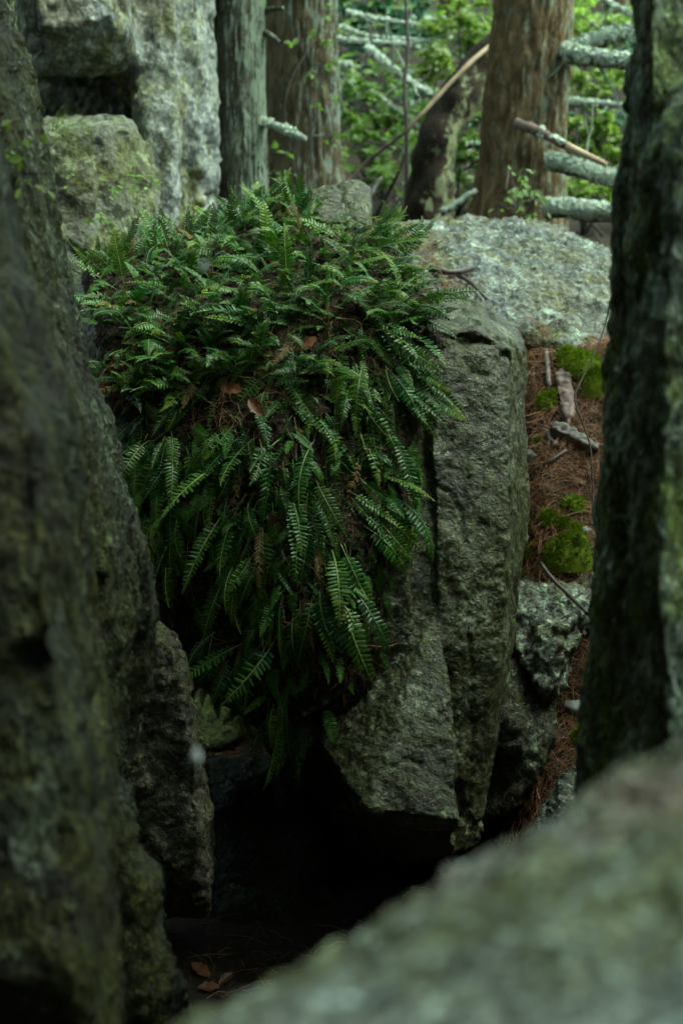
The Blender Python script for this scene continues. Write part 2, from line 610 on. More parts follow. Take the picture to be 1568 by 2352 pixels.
M['frond'] = leaf_mat('polypody_frond', (0.005, 0.052, 0.010), (0.018, 0.12, 0.018), (0.16, 0.20, 0.012), 0.75, 0.33, 0.32, 0.15, 0.55, 'along', 0.30)
M['old_frond'] = leaf_mat('old_brown_frond', (0.10, 0.07, 0.02), (0.20, 0.13, 0.04), None, 0, 0.6, 0.3, 0.1, 0.4)
M['rib'] = leaf_mat('frond_midrib', (0.15, 0.21, 0.06), (0.24, 0.30, 0.10), None, 0, 0.35, 0.5, 0.0, 0.3)
M['dead_frond'] = leaf_mat('dead_frond', (0.02, 0.012, 0.010), (0.05, 0.028, 0.022), None, 0, 0.6, 0.3, 0.05, 0.3)
M['leaf_spring'] = leaf_mat('spring_leaf', (0.19, 0.27, 0.07), (0.33, 0.42, 0.13), None, 0, 0.45, 0.4, 0.5, 0.3)
M['leaf_mid'] = leaf_mat('green_leaf', (0.12, 0.20, 0.055), (0.22, 0.33, 0.10), None, 0, 0.45, 0.4, 0.45, 0.3)
M['leaf_blue'] = leaf_mat('rhododendron_leaf', (0.035, 0.10, 0.055), (0.075, 0.18, 0.10), None, 0, 0.35, 0.5, 0.1, 0.3)
M['needle'] = leaf_mat('hemlock_foliage', (0.015, 0.045, 0.015), (0.03, 0.085, 0.025), None, 0, 0.5, 0.3, 0.15, 0.3)
M['grass'] = leaf_mat('grass_blade', (0.10, 0.17, 0.03), (0.18, 0.26, 0.06), None, 0, 0.5, 0.3, 0.3, 0.2)
M['moss'] = leaf_mat('cushion_moss', (0.075, 0.115, 0.008), (0.19, 0.25, 0.018), None, 0, 0.8, 0.15, 0.2, 0.2)


def needle_mat():
    t = NT('fallen_needles')
    a = t.n('ShaderNodeAttribute')
    a.attribute_name = 'tone'
    c = t.ramp(a.outputs['Fac'], [(0.0, (0.03, 0.014, 0.008)), (0.4, (0.20, 0.085, 0.036)), (0.75, (0.40, 0.19, 0.09)), (1.0, (0.60, 0.40, 0.23))])
    return t.out(c, 0.45, 0.4)


M['fallen'] = needle_mat()

# ------------------------------------------------------------------ ground
YC = [-30, -6, -2.4, -0.9, 1.0, 2.5, 4.5, 5.2, 6.2, 7.5, 9.0, 11, 40, 90]
ZC = [8.0, 7.0, 5.0, 1.1, 0.65, 0.30, -0.05, -0.12, 0.45, 1.35, 1.60, 1.75, 9.5, 16]  # high start: unseen bank behind the camera, raised to shade the cleft
YR = [-30, -6, -2.4, -0.9, 1.0, 2.6, 3.3, 3.7, 3.9, 4.6, 5.4, 7.5, 9.0, 11, 40, 90]
ZR = [8.0, 7.0, 5.0, 1.1, 0.6, 0.35, 0.42, 0.64, 0.96, 1.50, 1.50, 1.55, 1.60, 1.75, 9.5, 16]


def gh(x, y):
    x = np.asarray(x, float)
    y = np.asarray(y, float)
    zc = np.interp(y, YC, ZC)
    zr = np.interp(y, YR, ZR)
    z = zc + (zr - zc) * sstep(0.30, 0.62, x)
    side = sstep(1.45, 3.2, np.abs(x)) * (1 - sstep(2.6, 5.8, y))  # unseen side banks, raised to keep sky light out of the cleft
    z = np.maximum(z, z + side * (6.2 - z))
    P = np.stack([x, y, np.zeros_like(x)], 1)
    z = z + 0.03 * fbm(P * 2.1, 4, 3) + 0.5 * fbm(P * 0.18, 3, 9) * sstep(9, 16, np.hypot(x, y))
    return z


def warp(n, a, b, c):
    t = np.linspace(-1, 1, n)
    s = np.sign(t) * (np.abs(t) * c + (1 - c) * np.abs(t) ** 3.2)
    return np.where(s < 0, -s * a, s * b)


gx = warp(260, -60, 60, 0.035)
gy = 4.0 + warp(300, -30, 80, 0.045)
GX, GY = np.meshgrid(gx, gy)
GZ = gh(GX.ravel(), GY.ravel())
GV = np.stack([GX.ravel(), GY.ravel(), GZ], 1)
nx, ny = len(gx), len(gy)
idx = np.arange(nx * ny).reshape(ny, nx)
GF = np.stack([idx[:-1, :-1], idx[:-1, 1:], idx[1:, 1:], idx[1:, :-1]], -1).reshape(-1, 4)
ground = obj('ground', make_mesh('ground', GV, GF, M['soil']))
tag(ground, 'brown forest floor of needles and dead leaves', kind='structure')


# ------------------------------------------------------------------ rocks
def hull_geo(pts):
    bm = bmesh.new()
    for p in pts:
        bm.verts.new(p)
    r = bmesh.ops.convex_hull(bm, input=bm.verts[:])
    bad = list({v for v in r['geom_interior'] + r['geom_unused'] if isinstance(v, bmesh.types.BMVert) and v.is_valid})
    bmesh.ops.delete(bm, geom=bad, context='VERTS')
    bm.verts.ensure_lookup_table()
    bm.verts.index_update()
    V = [tuple(v.co) for v in bm.verts]
    F = [[v.index for v in f.verts] for f in bm.faces]
    bm.free()
    return V, F


def hullp(*pts):
    return hull_geo([W(*p) for p in pts])


def pillow(outline, d_mid, d_front, d_back, s_front=0.7, s_back=0.85, cy_f=None, cx_f=None):
    """closed body whose silhouette ring is the outline at d_mid, with a smaller front ring and back ring"""
    o = [(p[0], p[1], p[2] if len(p) > 2 else 0.0) for p in outline]
    cx = sum(p[0] for p in o) / len(o) if cx_f is None else cx_f
    cy = sum(p[1] for p in o) / len(o) if cy_f is None else cy_f
    n = len(o)
    V = []
    for s, d in ((s_front, d_front), (0.5 + 0.5 * s_front + 0.06, (d_front * 0.6 + d_mid * 0.4)), (1.0, d_mid), (s_back, d_back)):
        for p in o:
            V.append(tuple(W(cx + (p[0] - cx) * s, cy + (p[1] - cy) * s, d + p[2])))
    F = [list(range(n))[::-1]]
    for k in range(3):
        for i in range(n):
            F.append([k * n + i, k * n + (i + 1) % n, (k + 1) * n + (i + 1) % n, (k + 1) * n + i])
    F.append([3 * n + i for i in range(n)])
    bm = bmesh.new()
    vs_ = [bm.verts.new(v) for v in V]
    for f in F:
        bm.faces.new([vs_[i] for i in f])
    bmesh.ops.triangulate(bm, faces=[f for f in bm.faces if len(f.verts) > 4])
    bmesh.ops.recalc_face_normals(bm, faces=bm.faces[:])
    bm.verts.index_update()
    F = [[v.index for v in f.verts] for f in bm.faces]
    bm.free()
    return V, F


def remesh(geos, voxel, smooth=4):
    g = Geo()
    for V, F in geos:
        g.add(V, F)
    V, F = g.arrays()
    o = obj('tmp', make_mesh('tmp', V, F))
    m = o.modifiers.new('r', 'REMESH')
    m.mode = 'VOXEL'
    m.voxel_size = voxel
    m.adaptivity = 0
    if smooth:
        s = o.modifiers.new('s', 'SMOOTH')
        s.factor = 0.5
        s.iterations = smooth
    dg = bpy.context.evaluated_depsgraph_get()
    me = bpy.data.meshes.new_from_object(o.evaluated_get(dg))
    old = o.data
    bpy.data.objects.remove(o)
    bpy.data.meshes.remove(old)
    n = len(me.vertices)
    V = np.zeros(n * 3)
    me.vertices.foreach_get('co', V)
    N = np.zeros(n * 3)
    me.vertices.foreach_get('normal', N)
    nf = len(me.polygons)
    L = np.zeros(len(me.loops), dtype=np.int64)
    me.loops.foreach_get('vertex_index', L)
    F = L.reshape(nf, 4)
    bpy.data.meshes.remove(me)
    return V.reshape(-1, 3), N.reshape(-1, 3), F


def normals_of(V, F):
    me = make_mesh('tmp', V, F)
    N = np.zeros(len(V) * 3)
    me.vertices.foreach_get('normal', N)
    bpy.data.meshes.remove(me)
    return N.reshape(-1, 3)


def weather(V, N, seed, big=0.05, block=0.03, fine=0.008, pebble=0.0, pfreq=40, bfreq=5, stretch=(1, 1, 1), crack=0.0, grit=0.004):
    Q = V * np.array(stretch)
    d = big * fbm(Q * 2.4, 3, seed)
    if block:
        wv = np.stack([fbm(Q * 5, 2, seed + 5), fbm(Q * 5, 2, seed + 6), fbm(Q * 5, 2, seed + 7)], 1)
        f1, f2, val = cells(Q * bfreq + 0.45 * wv, seed)
        d += block * (val - 0.5) * sstep(0.0, 0.10, f2 - f1)
        d -= crack * (1 - sstep(0.0, 0.07, f2 - f1)) * sstep(0.1, 0.5, noise3(Q * 2.1, seed + 33) + 0.2)
        f1, f2, val = cells(Q * bfreq * 2.7 + 0.6 * wv, seed + 9)
        d += 0.35 * block * (val - 0.5) * sstep(0.0, 0.12, f2 - f1)
    r = fbm(Q * 16, 4, seed + 20, 0.62)
    d += fine * (r - 0.7 * np.abs(noise3(Q * 9, seed + 28)))
    d += grit * fbm(V * 75, 2, seed + 50, 0.7)
    if pebble:
        f1, f2, val = cells(V * pfreq, seed + 40)
        d += pebble * (0.55 - f1) * (0.2 + 1.3 * val)
    return V + N * d[:, None]


def rock(name, geos, voxel, mat, label, cat='rock', smooth=4, seed=1, kind=None, post=None, **kw):
    V, N, F = remesh(geos, voxel, smooth)
    V = weather(V, N, seed, **kw)
    if post:
        V = post(V, N)
    o = solid(name, V, F, mat)
    tag(o, label, cat, kind=kind)
    return o, V, F


# the fern-covered boulder: broad left mass, nose below it, square column on its right
B_left = hullp((150, 640, 4.15), (300, 585, 4.4), (480, 530, 4.5), (700, 470, 4.55), (880, 540, 4.5), (1000, 670, 4.15),
               (225, 780, 3.78), (500, 720, 3.72), (800, 710, 3.66), (985, 770, 3.66),
               (255, 1000, 3.66), (600, 1000, 3.5), (950, 1000, 3.56), (300, 1300, 3.72), (420, 1300, 3.6), (700, 1350, 3.44), (940, 1300, 3.52),
               (450, 1470, 3.66), (600, 1600, 3.55), (700, 1660, 3.52), (780, 1580, 3.52), (950, 1500, 3.56),
               (250, 900, 4.9), (480, 1400, 4.5), (950, 1400, 4.7), (980, 700, 4.8), (250, 640, 4.9))
B_peak = hullp((690, 500, 4.3), (715, 440, 4.4), (770, 426, 4.42), (812, 408, 4.42), (848, 432, 4.42), (858, 520, 4.3), (720, 460, 4.9), (840, 460, 4.9), (760, 600, 4.35))
B_col = hullp((980, 760, 3.64), (1095, 752, 3.66), (1168, 800, 3.68), (1000, 690, 4.05), (1110, 700, 4.15), (1185, 765, 4.1), (1204, 800, 4.0),
              (1212, 1000, 3.98), (1208, 1200, 3.95), (1182, 1470, 3.9), (1168, 1000, 3.64), (1162, 1250, 3.6), (1150, 1480, 3.6),
              (1000, 1300, 3.56), (1010, 1500, 3.55), (1135, 1650, 3.66), (1040, 1700, 3.6), (1093, 1950, 3.7), (1045, 1960, 3.66),
              (1195, 1000, 4.6), (1170, 1450, 4.5), (1000, 1600, 4.5), (970, 720, 4.7), (1150, 760, 4.7))
B_nose = hullp((718, 1690, 3.56), (770, 1580, 3.62), (890, 1440, 3.62), (995, 1390, 3.58), (1030, 1560, 3.50), (1058, 1885, 3.38),
               (850, 1864, 3.34), (790, 1800, 3.42), (1045, 1962, 3.60), (950, 1975, 3.74), (885, 1915, 3.66), (880, 1965, 3.95),
               (740, 1720, 4.1), (1000, 1900, 4.3), (900, 1450, 4.2))
B_base = hullp((575, 1580, 4.2), (600, 1712, 4.25), (650, 1790, 4.3), (900, 2080, 4.35), (1060, 2080, 4.3), (800, 1560, 4.1), (1060, 1700, 4.2),
               (620, 1620, 4.75), (650, 1800, 4.75), (900, 2080, 4.85), (1060, 1700, 4.9))
B_under = hullp((270, 1300, 3.9), (400, 1500, 3.8), (478, 1600, 3.85), (555, 1606, 3.85), (600, 1660, 3.66), (650, 1730, 3.64), (720, 1725, 3.64), (720, 1420, 3.6), (480, 1380, 3.7),
                (280, 1330, 4.6), (500, 1590, 4.45), (600, 1620, 4.5), (700, 1690, 4.3))
B_fill = hullp((880, 1250, 3.6), (900, 1480, 3.58), (930, 900, 3.66), (1020, 900, 3.66), (960, 1250, 3.58), (1050, 1250, 3.6), (1000, 1500, 3.56), (1060, 1550, 3.6), (1030, 1800, 3.58), (1075, 1800, 3.62),
               (940, 900, 4.2), (1050, 1250, 4.2), (1060, 1700, 4.2))
CRACKS = [[(985, 900), (978, 1050), (985, 1120), (1030, 1135), (1062, 1180), (1070, 1260)], [(985, 1120), (992, 1250), (1004, 1400), (1030, 1540), (1046, 1700), (1062, 1880)],
          [(1010, 760), (1060, 790), (1110, 780)], [(900, 1765), (930, 1752), (965, 1756)], [(1090, 1330), (1075, 1450), (1085, 1600), (1078, 1750)]]


def carve(V, N):
    x, y, d = proj(V)
    x = x + 9 * noise3(V * 16, 71)
    y = y + 9 * noise3(V * 16, 72)
    dep = np.zeros(len(V))
    for c in CRACKS:
        for a, b in zip(c[:-1], c[1:]):
            a, b = np.array(a, float), np.array(b, float)
            ab = b - a
            t = np.clip(((x - a[0]) * ab[0] + (y - a[1]) * ab[1]) / (ab @ ab), 0, 1)
            dep = np.maximum(dep, 1 - np.hypot(x - a[0] - t * ab[0], y - a[1] - t * ab[1]) / 7)
    return V - N * (0.008 * np.clip(dep, 0, 1) * (d < 4.1))[:, None]


bo, BV, BF = rock('boulder', [B_left, B_peak, B_col, B_nose, B_base, B_under, B_fill], 0.0085, M['boulder'],
                  'large dark boulder draped with ferns, square column at its right and a pale nose below', 'boulder',
                  smooth=2, seed=3, big=0.008, block=0.014, fine=0.0035, pebble=0.0035, pfreq=75, bfreq=2.4, crack=0.014, grit=0.0025, post=carve)
bvh = BVHTree.FromPolygons(BV.tolist(), BF.tolist())

# grey slab boulder behind
slab_o, SV, SF = rock('slab_boulder', [
    hullp((880, 545, 5.2), (900, 505, 5.6), (1000, 500, 5.75), (1080, 503, 5.8), (1240, 500, 5.8), (1292, 515, 5.7), (1318, 548, 5.6), (1392, 566, 5.5),
          (1402, 640, 5.1), (1400, 790, 4.75), (1330, 805, 4.66), (1180, 770, 4.66), (1000, 690, 4.7), (900, 650, 4.8),
          (1390, 900, 5.0), (1180, 900, 4.9), (900, 800, 5.0), (900, 700, 6.1), (1380, 700, 6.1), (1100, 600, 6.2)),
    hullp((885, 512, 5.5), (960, 496, 5.7), (1030, 490, 5.75), (1046, 503, 5.7), (1000, 525, 5.5), (900, 545, 5.3), (1040, 540, 6.0), (900, 560, 6.0))],
    0.011, M['slab'], 'pale grey slab boulder with crusty lichen and a stick on top, right of the ferns', 'boulder', smooth=1, seed=11,
    big=0.010, block=0.03, fine=0.014, pebble=0.010, pfreq=34, bfreq=3.2, crack=0.014, grit=0.006)
sbvh = BVHTree.FromPolygons(SV.tolist(), SF.tolist())

# cliff at the upper left
rock('cliff', [
    hullp((285, -260, 6.2), (400, -260, 6.15), (300, 120, 6.1), (395, 100, 6.05), (330, 330, 5.95), (405, 330, 5.98), (350, 560, 5.9), (415, 560, 5.95), (280, 0, 7.4), (400, 0, 7.4), (400, 600, 7.2)),
    hullp((385, -260, 6.3), (470, -260, 6.3), (392, 200, 6.2), (455, 220, 6.2), (405, 560, 6.25), (470, 560, 6.3), (400, 0, 7.4), (480, 560, 7.3), (480, -200, 7.4)),
    hullp((445, -260, 6.45), (488, -260, 6.6), (450, 250, 6.38), (485, 250, 6.5), (460, 560, 6.4), (490, 560, 6.5), (484, 0, 7.3), (488, 560, 7.3), (440, 560, 7.3)),
    hullp((40, -260, 5.7), (300, -260, 5.8), (90, 60, 5.6), (260, 40, 5.65), (310, 110, 5.9), (120, 150, 5.75), (250, 150, 5.85), (40, 0, 7.2), (330, 0, 7.2), (320, 180, 6.3), (60, 160, 6.3)),
    hullp((60, 100, 6.5), (330, 100, 6.4), (340, 300, 6.35), (345, 600, 6.4), (60, 600, 6.4), (60, 300, 7.2), (340, 300, 7.2)),
    hullp((40, 520, 6.3), (495, 520, 6.4), (40, 1150, 6.1), (495, 1150, 6.3), (40, 520, 7.3), (495, 520, 7.4), (40, 1000, 7.3), (495, 1000, 7.4)),
    hullp((260, 150, 6.1), (335, 140, 6.1), (345, 215, 6.2), (270, 235, 6.25), (300, 260, 6.5), (340, 150, 6.8))],
    0.02, M['cliff'], 'tall pale grey cliff with a dark overhang and vertical stripes, upper left', 'cliff', smooth=1, seed=21,
    big=0.015, block=0.07, fine=0.010, bfreq=1.8, stretch=(1, 1, 0.7), crack=0.05, grit=0.006)
rock('rock_block', [hullp((-40, 300, 5.3), (240, 285, 5.32), (300, 292, 5.4), (352, 405, 5.45), (368, 560, 5.45), (372, 1050, 5.4), (-40, 1050, 5.2), (-40, 420, 5.25),
                          (-40, 285, 5.6), (250, 268, 5.6), (305, 280, 5.65), (364, 395, 5.7), (-40, 300, 6.4), (360, 390, 6.4), (372, 1050, 6.3), (-40, 1050, 6.2)),
                    hullp((100, 400, 5.22), (215, 350, 5.22), (230, 560, 5.2), (95, 700, 5.15), (225, 1000, 5.2), (100, 1000, 5.15), (110, 420, 5.6), (225, 600, 5.6))],
     0.017, M['block'], 'low grey block of rock leaning at the foot of the cliff, left of the ferns', 'rock', smooth=1, seed=25,
     big=0.01, block=0.03, fine=0.012, bfreq=2.4, crack=0.02, grit=0.006)

# left side: two walls of the cleft and the stones at their foot
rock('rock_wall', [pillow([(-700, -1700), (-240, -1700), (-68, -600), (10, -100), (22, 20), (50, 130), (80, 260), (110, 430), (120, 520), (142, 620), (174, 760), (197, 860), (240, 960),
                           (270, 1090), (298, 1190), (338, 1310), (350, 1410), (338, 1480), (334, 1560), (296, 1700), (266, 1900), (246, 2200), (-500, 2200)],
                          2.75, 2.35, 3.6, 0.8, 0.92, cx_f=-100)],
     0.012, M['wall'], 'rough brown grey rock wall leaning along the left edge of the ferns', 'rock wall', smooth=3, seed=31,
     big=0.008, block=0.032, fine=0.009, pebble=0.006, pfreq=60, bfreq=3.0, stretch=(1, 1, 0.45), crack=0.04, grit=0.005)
# unseen overhang added to shade the cleft, joined to the near wall mesh
SHADE_OVERHANG = hull_geo([(-2.2, -1.6, 2.2), (-2.2, 2.3, 2.2), (-0.75, 1.2, 2.4), (-0.75, -1.2, 2.2), (0.25, -1.4, 3.8), (0.25, 2.3, 3.5), (-0.5, 2.7, 3.3),
                     (0.15, -1.4, 5.6), (0.1, 2.3, 5.4), (-2.2, -1.6, 6.0), (-2.2, 2.5, 6.0)])
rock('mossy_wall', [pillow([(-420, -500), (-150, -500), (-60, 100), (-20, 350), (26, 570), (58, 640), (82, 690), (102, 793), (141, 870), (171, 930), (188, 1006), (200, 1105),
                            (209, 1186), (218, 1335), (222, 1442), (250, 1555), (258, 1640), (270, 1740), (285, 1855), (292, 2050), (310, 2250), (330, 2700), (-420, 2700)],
                           1.85, 1.5, 2.4, 0.72, 0.9, cx_f=-150), SHADE_OVERHANG],
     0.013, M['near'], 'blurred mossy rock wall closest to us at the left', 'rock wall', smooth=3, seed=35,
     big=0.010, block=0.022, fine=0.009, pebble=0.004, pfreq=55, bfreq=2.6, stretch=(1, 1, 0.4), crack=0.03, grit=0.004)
rock('tan_stone', [pillow([(350, 1415), (384, 1420), (416, 1445), (429, 1530), (442, 1610), (464, 1700), (478, 1770), (484, 1900), (476, 2100), (240, 2100), (220, 1750), (240, 1600), (270, 1500), (310, 1440)],
                          3.35, 3.15, 3.9, 0.75, 0.85)],
     0.009, M['tan'], 'tan upright stone between the left rock wall and the ferns', 'rock', smooth=3, seed=37,
     big=0.012, block=0.022, fine=0.008, pebble=0.005, pfreq=50, bfreq=7, crack=0.01)
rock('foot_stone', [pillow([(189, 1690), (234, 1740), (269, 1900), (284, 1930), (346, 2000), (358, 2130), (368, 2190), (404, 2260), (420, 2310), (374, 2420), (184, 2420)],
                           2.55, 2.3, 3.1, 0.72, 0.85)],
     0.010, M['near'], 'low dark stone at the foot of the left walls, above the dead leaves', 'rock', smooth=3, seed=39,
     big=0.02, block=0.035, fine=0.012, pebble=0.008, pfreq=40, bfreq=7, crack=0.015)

# right side pillar
rock('rock_pillar', [
    pillow([(1460, -2300), (1452, -500), (1445, -100), (1438, 200), (1428, 420), (1410, 600), (1402, 700), (1388, 830), (1372, 1000), (1362, 1230), (1353, 1500), (1348, 1650), (1342, 1850), (1335, 2300), (1900, 2300), (1900, -2300)],
           2.15, 1.95, 2.8, 0.9, 0.9, cx_f=1800),
    pillow([(1650, 60), (1530, 180), (1490, 250), (1468, 330), (1455, 450), (1445, 640), (1440, 900), (1430, 1300), (1425, 2200), (1900, 2200), (1900, 60)],
           1.95, 1.72, 2.4, 0.8, 0.95, cx_f=1800)],
    0.012, M['pillar'], 'tall dark mossy rock pillar along the right edge', 'rock', smooth=3, seed=41,
    big=0.025, block=0.022, fine=0.014, pebble=0.006, pfreq=45, bfreq=5, stretch=(1, 1, 0.35), crack=0.012, grit=0.004)

# foreground rock
rock('foreground_rock', [hullp((250, 2440, 0.72), (545, 2300, 0.75), (750, 2180, 0.78), (940, 2068, 0.80), (1190, 1945, 0.83), (1420, 1745, 0.87), (1700, 1560, 0.92),
                               (420, 2520, 0.60), (900, 2560, 0.52), (1700, 2500, 0.48), (1700, 2000, 0.68), (1300, 2080, 0.70),
                               (330, 3300, 0.7), (1700, 3300, 0.55), (560, 2900, 1.05), (1700, 2400, 1.15), (1000, 2500, 1.1)),
                         hullp((930, 2080, 0.80), (1003, 2000, 0.81), (1043, 2028, 0.81), (1110, 2050, 0.80), (1000, 2120, 0.78), (1020, 2050, 0.86))],
     0.005, M['fore'], 'pale lichened rock lying blurred across the bottom right corner', 'rock', smooth=3, seed=45,
     big=0.007, block=0.010, fine=0.007, pebble=0.004, pfreq=70, bfreq=11, crack=0.003, grit=0.002)

# ledge below the needle slope and stones under it
rock('ledge_stone', [hullp((1165, 1390, 4.05), (1210, 1300, 4.3), (1345, 1290, 4.3), (1400, 1310, 4.2), (1350, 1400, 3.95), (1290, 1440, 3.9), (1262, 1530, 3.86), (1255, 1600, 3.86),
                           (1210, 1540, 3.9), (1180, 1480, 3.95), (1180, 1500, 4.5), (1360, 1480, 4.5), (1280, 1600, 4.4), (1300, 1480, 4.05))],
     0.008, M['ledge'], 'pale crusted ledge stone below the largest moss cushion', 'rock', smooth=3, seed=51,
     big=0.015, block=0.02, fine=0.01, pebble=0.018, pfreq=32, bfreq=8, crack=0.01)
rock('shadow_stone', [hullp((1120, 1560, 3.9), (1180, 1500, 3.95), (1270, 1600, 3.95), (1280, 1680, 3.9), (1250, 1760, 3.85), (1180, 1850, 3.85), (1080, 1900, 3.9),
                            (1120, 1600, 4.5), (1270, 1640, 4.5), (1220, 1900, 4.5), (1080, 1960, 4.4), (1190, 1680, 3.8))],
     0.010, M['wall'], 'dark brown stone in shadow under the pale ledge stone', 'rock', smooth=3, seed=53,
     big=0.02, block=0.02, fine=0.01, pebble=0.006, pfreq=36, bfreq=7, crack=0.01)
rock('low_stone', [hullp((1205, 1930, 3.3), (1240, 1840, 3.35), (1290, 1770, 3.4), (1335, 1735, 3.45), (1400, 1740, 3.45), (1400, 1900, 3.15), (1280, 1900, 3.15),
                         (1200, 2050, 3.3), (1400, 2050, 3.3), (1390, 1800, 3.8), (1240, 1900, 3.7))],
     0.007, M['ledge'], 'small grey green stone wedged between pillar and foreground rock', 'rock', smooth=3, seed=55,
     big=0.012, block=0.015, fine=0.008, pebble=0.012, pfreq=40, bfreq=9, crack=0.006)

rock('shade_filler', [hullp((380, 1850, 4.15), (440, 1778, 4.3), (500, 1752, 4.38), (560, 1742, 4.4), (640, 1750, 4.35), (740, 1830, 4.3), (360, 2150, 3.95), (560, 2180, 3.85), (780, 2150, 4.0),  # added to stop light from behind; near-black rock stands in for shade
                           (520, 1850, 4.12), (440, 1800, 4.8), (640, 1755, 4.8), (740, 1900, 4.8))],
     0.012, M['near'], 'low dark stone added in place of shade on the cleft floor below the small lit gap', 'rock', smooth=5, seed=59, big=0.03, block=0.02, fine=0.008, bfreq=5)
rock('mossy_stone', [hullp((470, 1540, 5.75), (520, 1560, 5.7), (548, 1620, 5.65), (552, 1700, 5.5), (500, 1715, 5.45), (430, 1715, 5.5), (440, 1540, 6.3), (545, 1580, 6.3), (540, 1720, 6.1))],
     0.014, M['greenstone'], 'green mossy stone seen through the small gap under the boulder', 'rock', smooth=3, seed=57, big=0.02, block=0.02, fine=0.01, bfreq=6)

# ------------------------------------------------------------------ peat and root mat that carries the ferns
FERN = [(165, 620), (300, 545), (470, 505), (560, 480), (690, 450), (760, 490), (880, 520), (985, 650), (1010, 720), (985, 800), (990, 930), (965, 1050),
        (955, 1200), (910, 1270), (885, 1400), (870, 1500), (810, 1560), (730, 1640), (640, 1690), (560, 1640), (470, 1560), (400, 1450), (320, 1330),
        (280, 1100), (230, 930), (190, 720)]
bx, by, bd = proj(BV)
BN = normals_of(BV, BF)
ins = inside(FERN, bx, by)
edge = polydist(FERN, bx, by)
view = np.array([0, 0, CAMZ]) - BV
facing = (BN * view).sum(1) > -0.02
sel = ins & facing & (bd < 5.0)
fm = sel[BF].all(axis=1)
used = np.unique(BF[fm])
remap = -np.ones(len(BV), dtype=np.int64)
remap[used] = np.arange(len(used))
_sm = BV.copy()
for _k in range(14):                                   # the mat bridges the pits of the rock
    _a = np.zeros_like(_sm)
    _c = np.zeros(len(_sm))
    for _e in range(4):
        np.add.at(_a, BF[:, _e], _sm[BF[:, (_e + 1) % 4]])
        np.add.at(_c, BF[:, _e], 1)
    _sm = 0.5 * _sm + 0.5 * _a / np.maximum(_c, 1)[:, None]
PV = _sm[used] + BN[used] * ((-0.010 + 0.042 * sstep(0, 60, edge[used])) * (1 + 0.5 * fbm(BV[used] * 7, 3, 77)) + 0.006 * fbm(_sm[used] * 45, 3, 78))[:, None]
PF = remap[BF[fm]]
peat = solid('root_mat', PV, PF, M['peat'])
tag(peat, 'dark mat of peat, roots and old needles on the boulder under the ferns', 'root mat', kind='stuff')
pbvh = BVHTree.FromPolygons(PV.tolist(), PF.tolist())
CAMLOC = Vector((0, 0, CAMZ))


def cast(px, py, tree=None):
    d = (W(px, py, 1.0) - CAMLOC).normalized()
    r = [t.ray_cast(CAMLOC, d) for t in ([tree] if tree else [pbvh, bvh])]
    r = [x for x in r if x[0] is not None]
    if not r:
        return None
    x = min(r, key=lambda q: q[3])
    n = x[1]
    if n.dot(d) > 0:
        n = -n
    return x[0], n


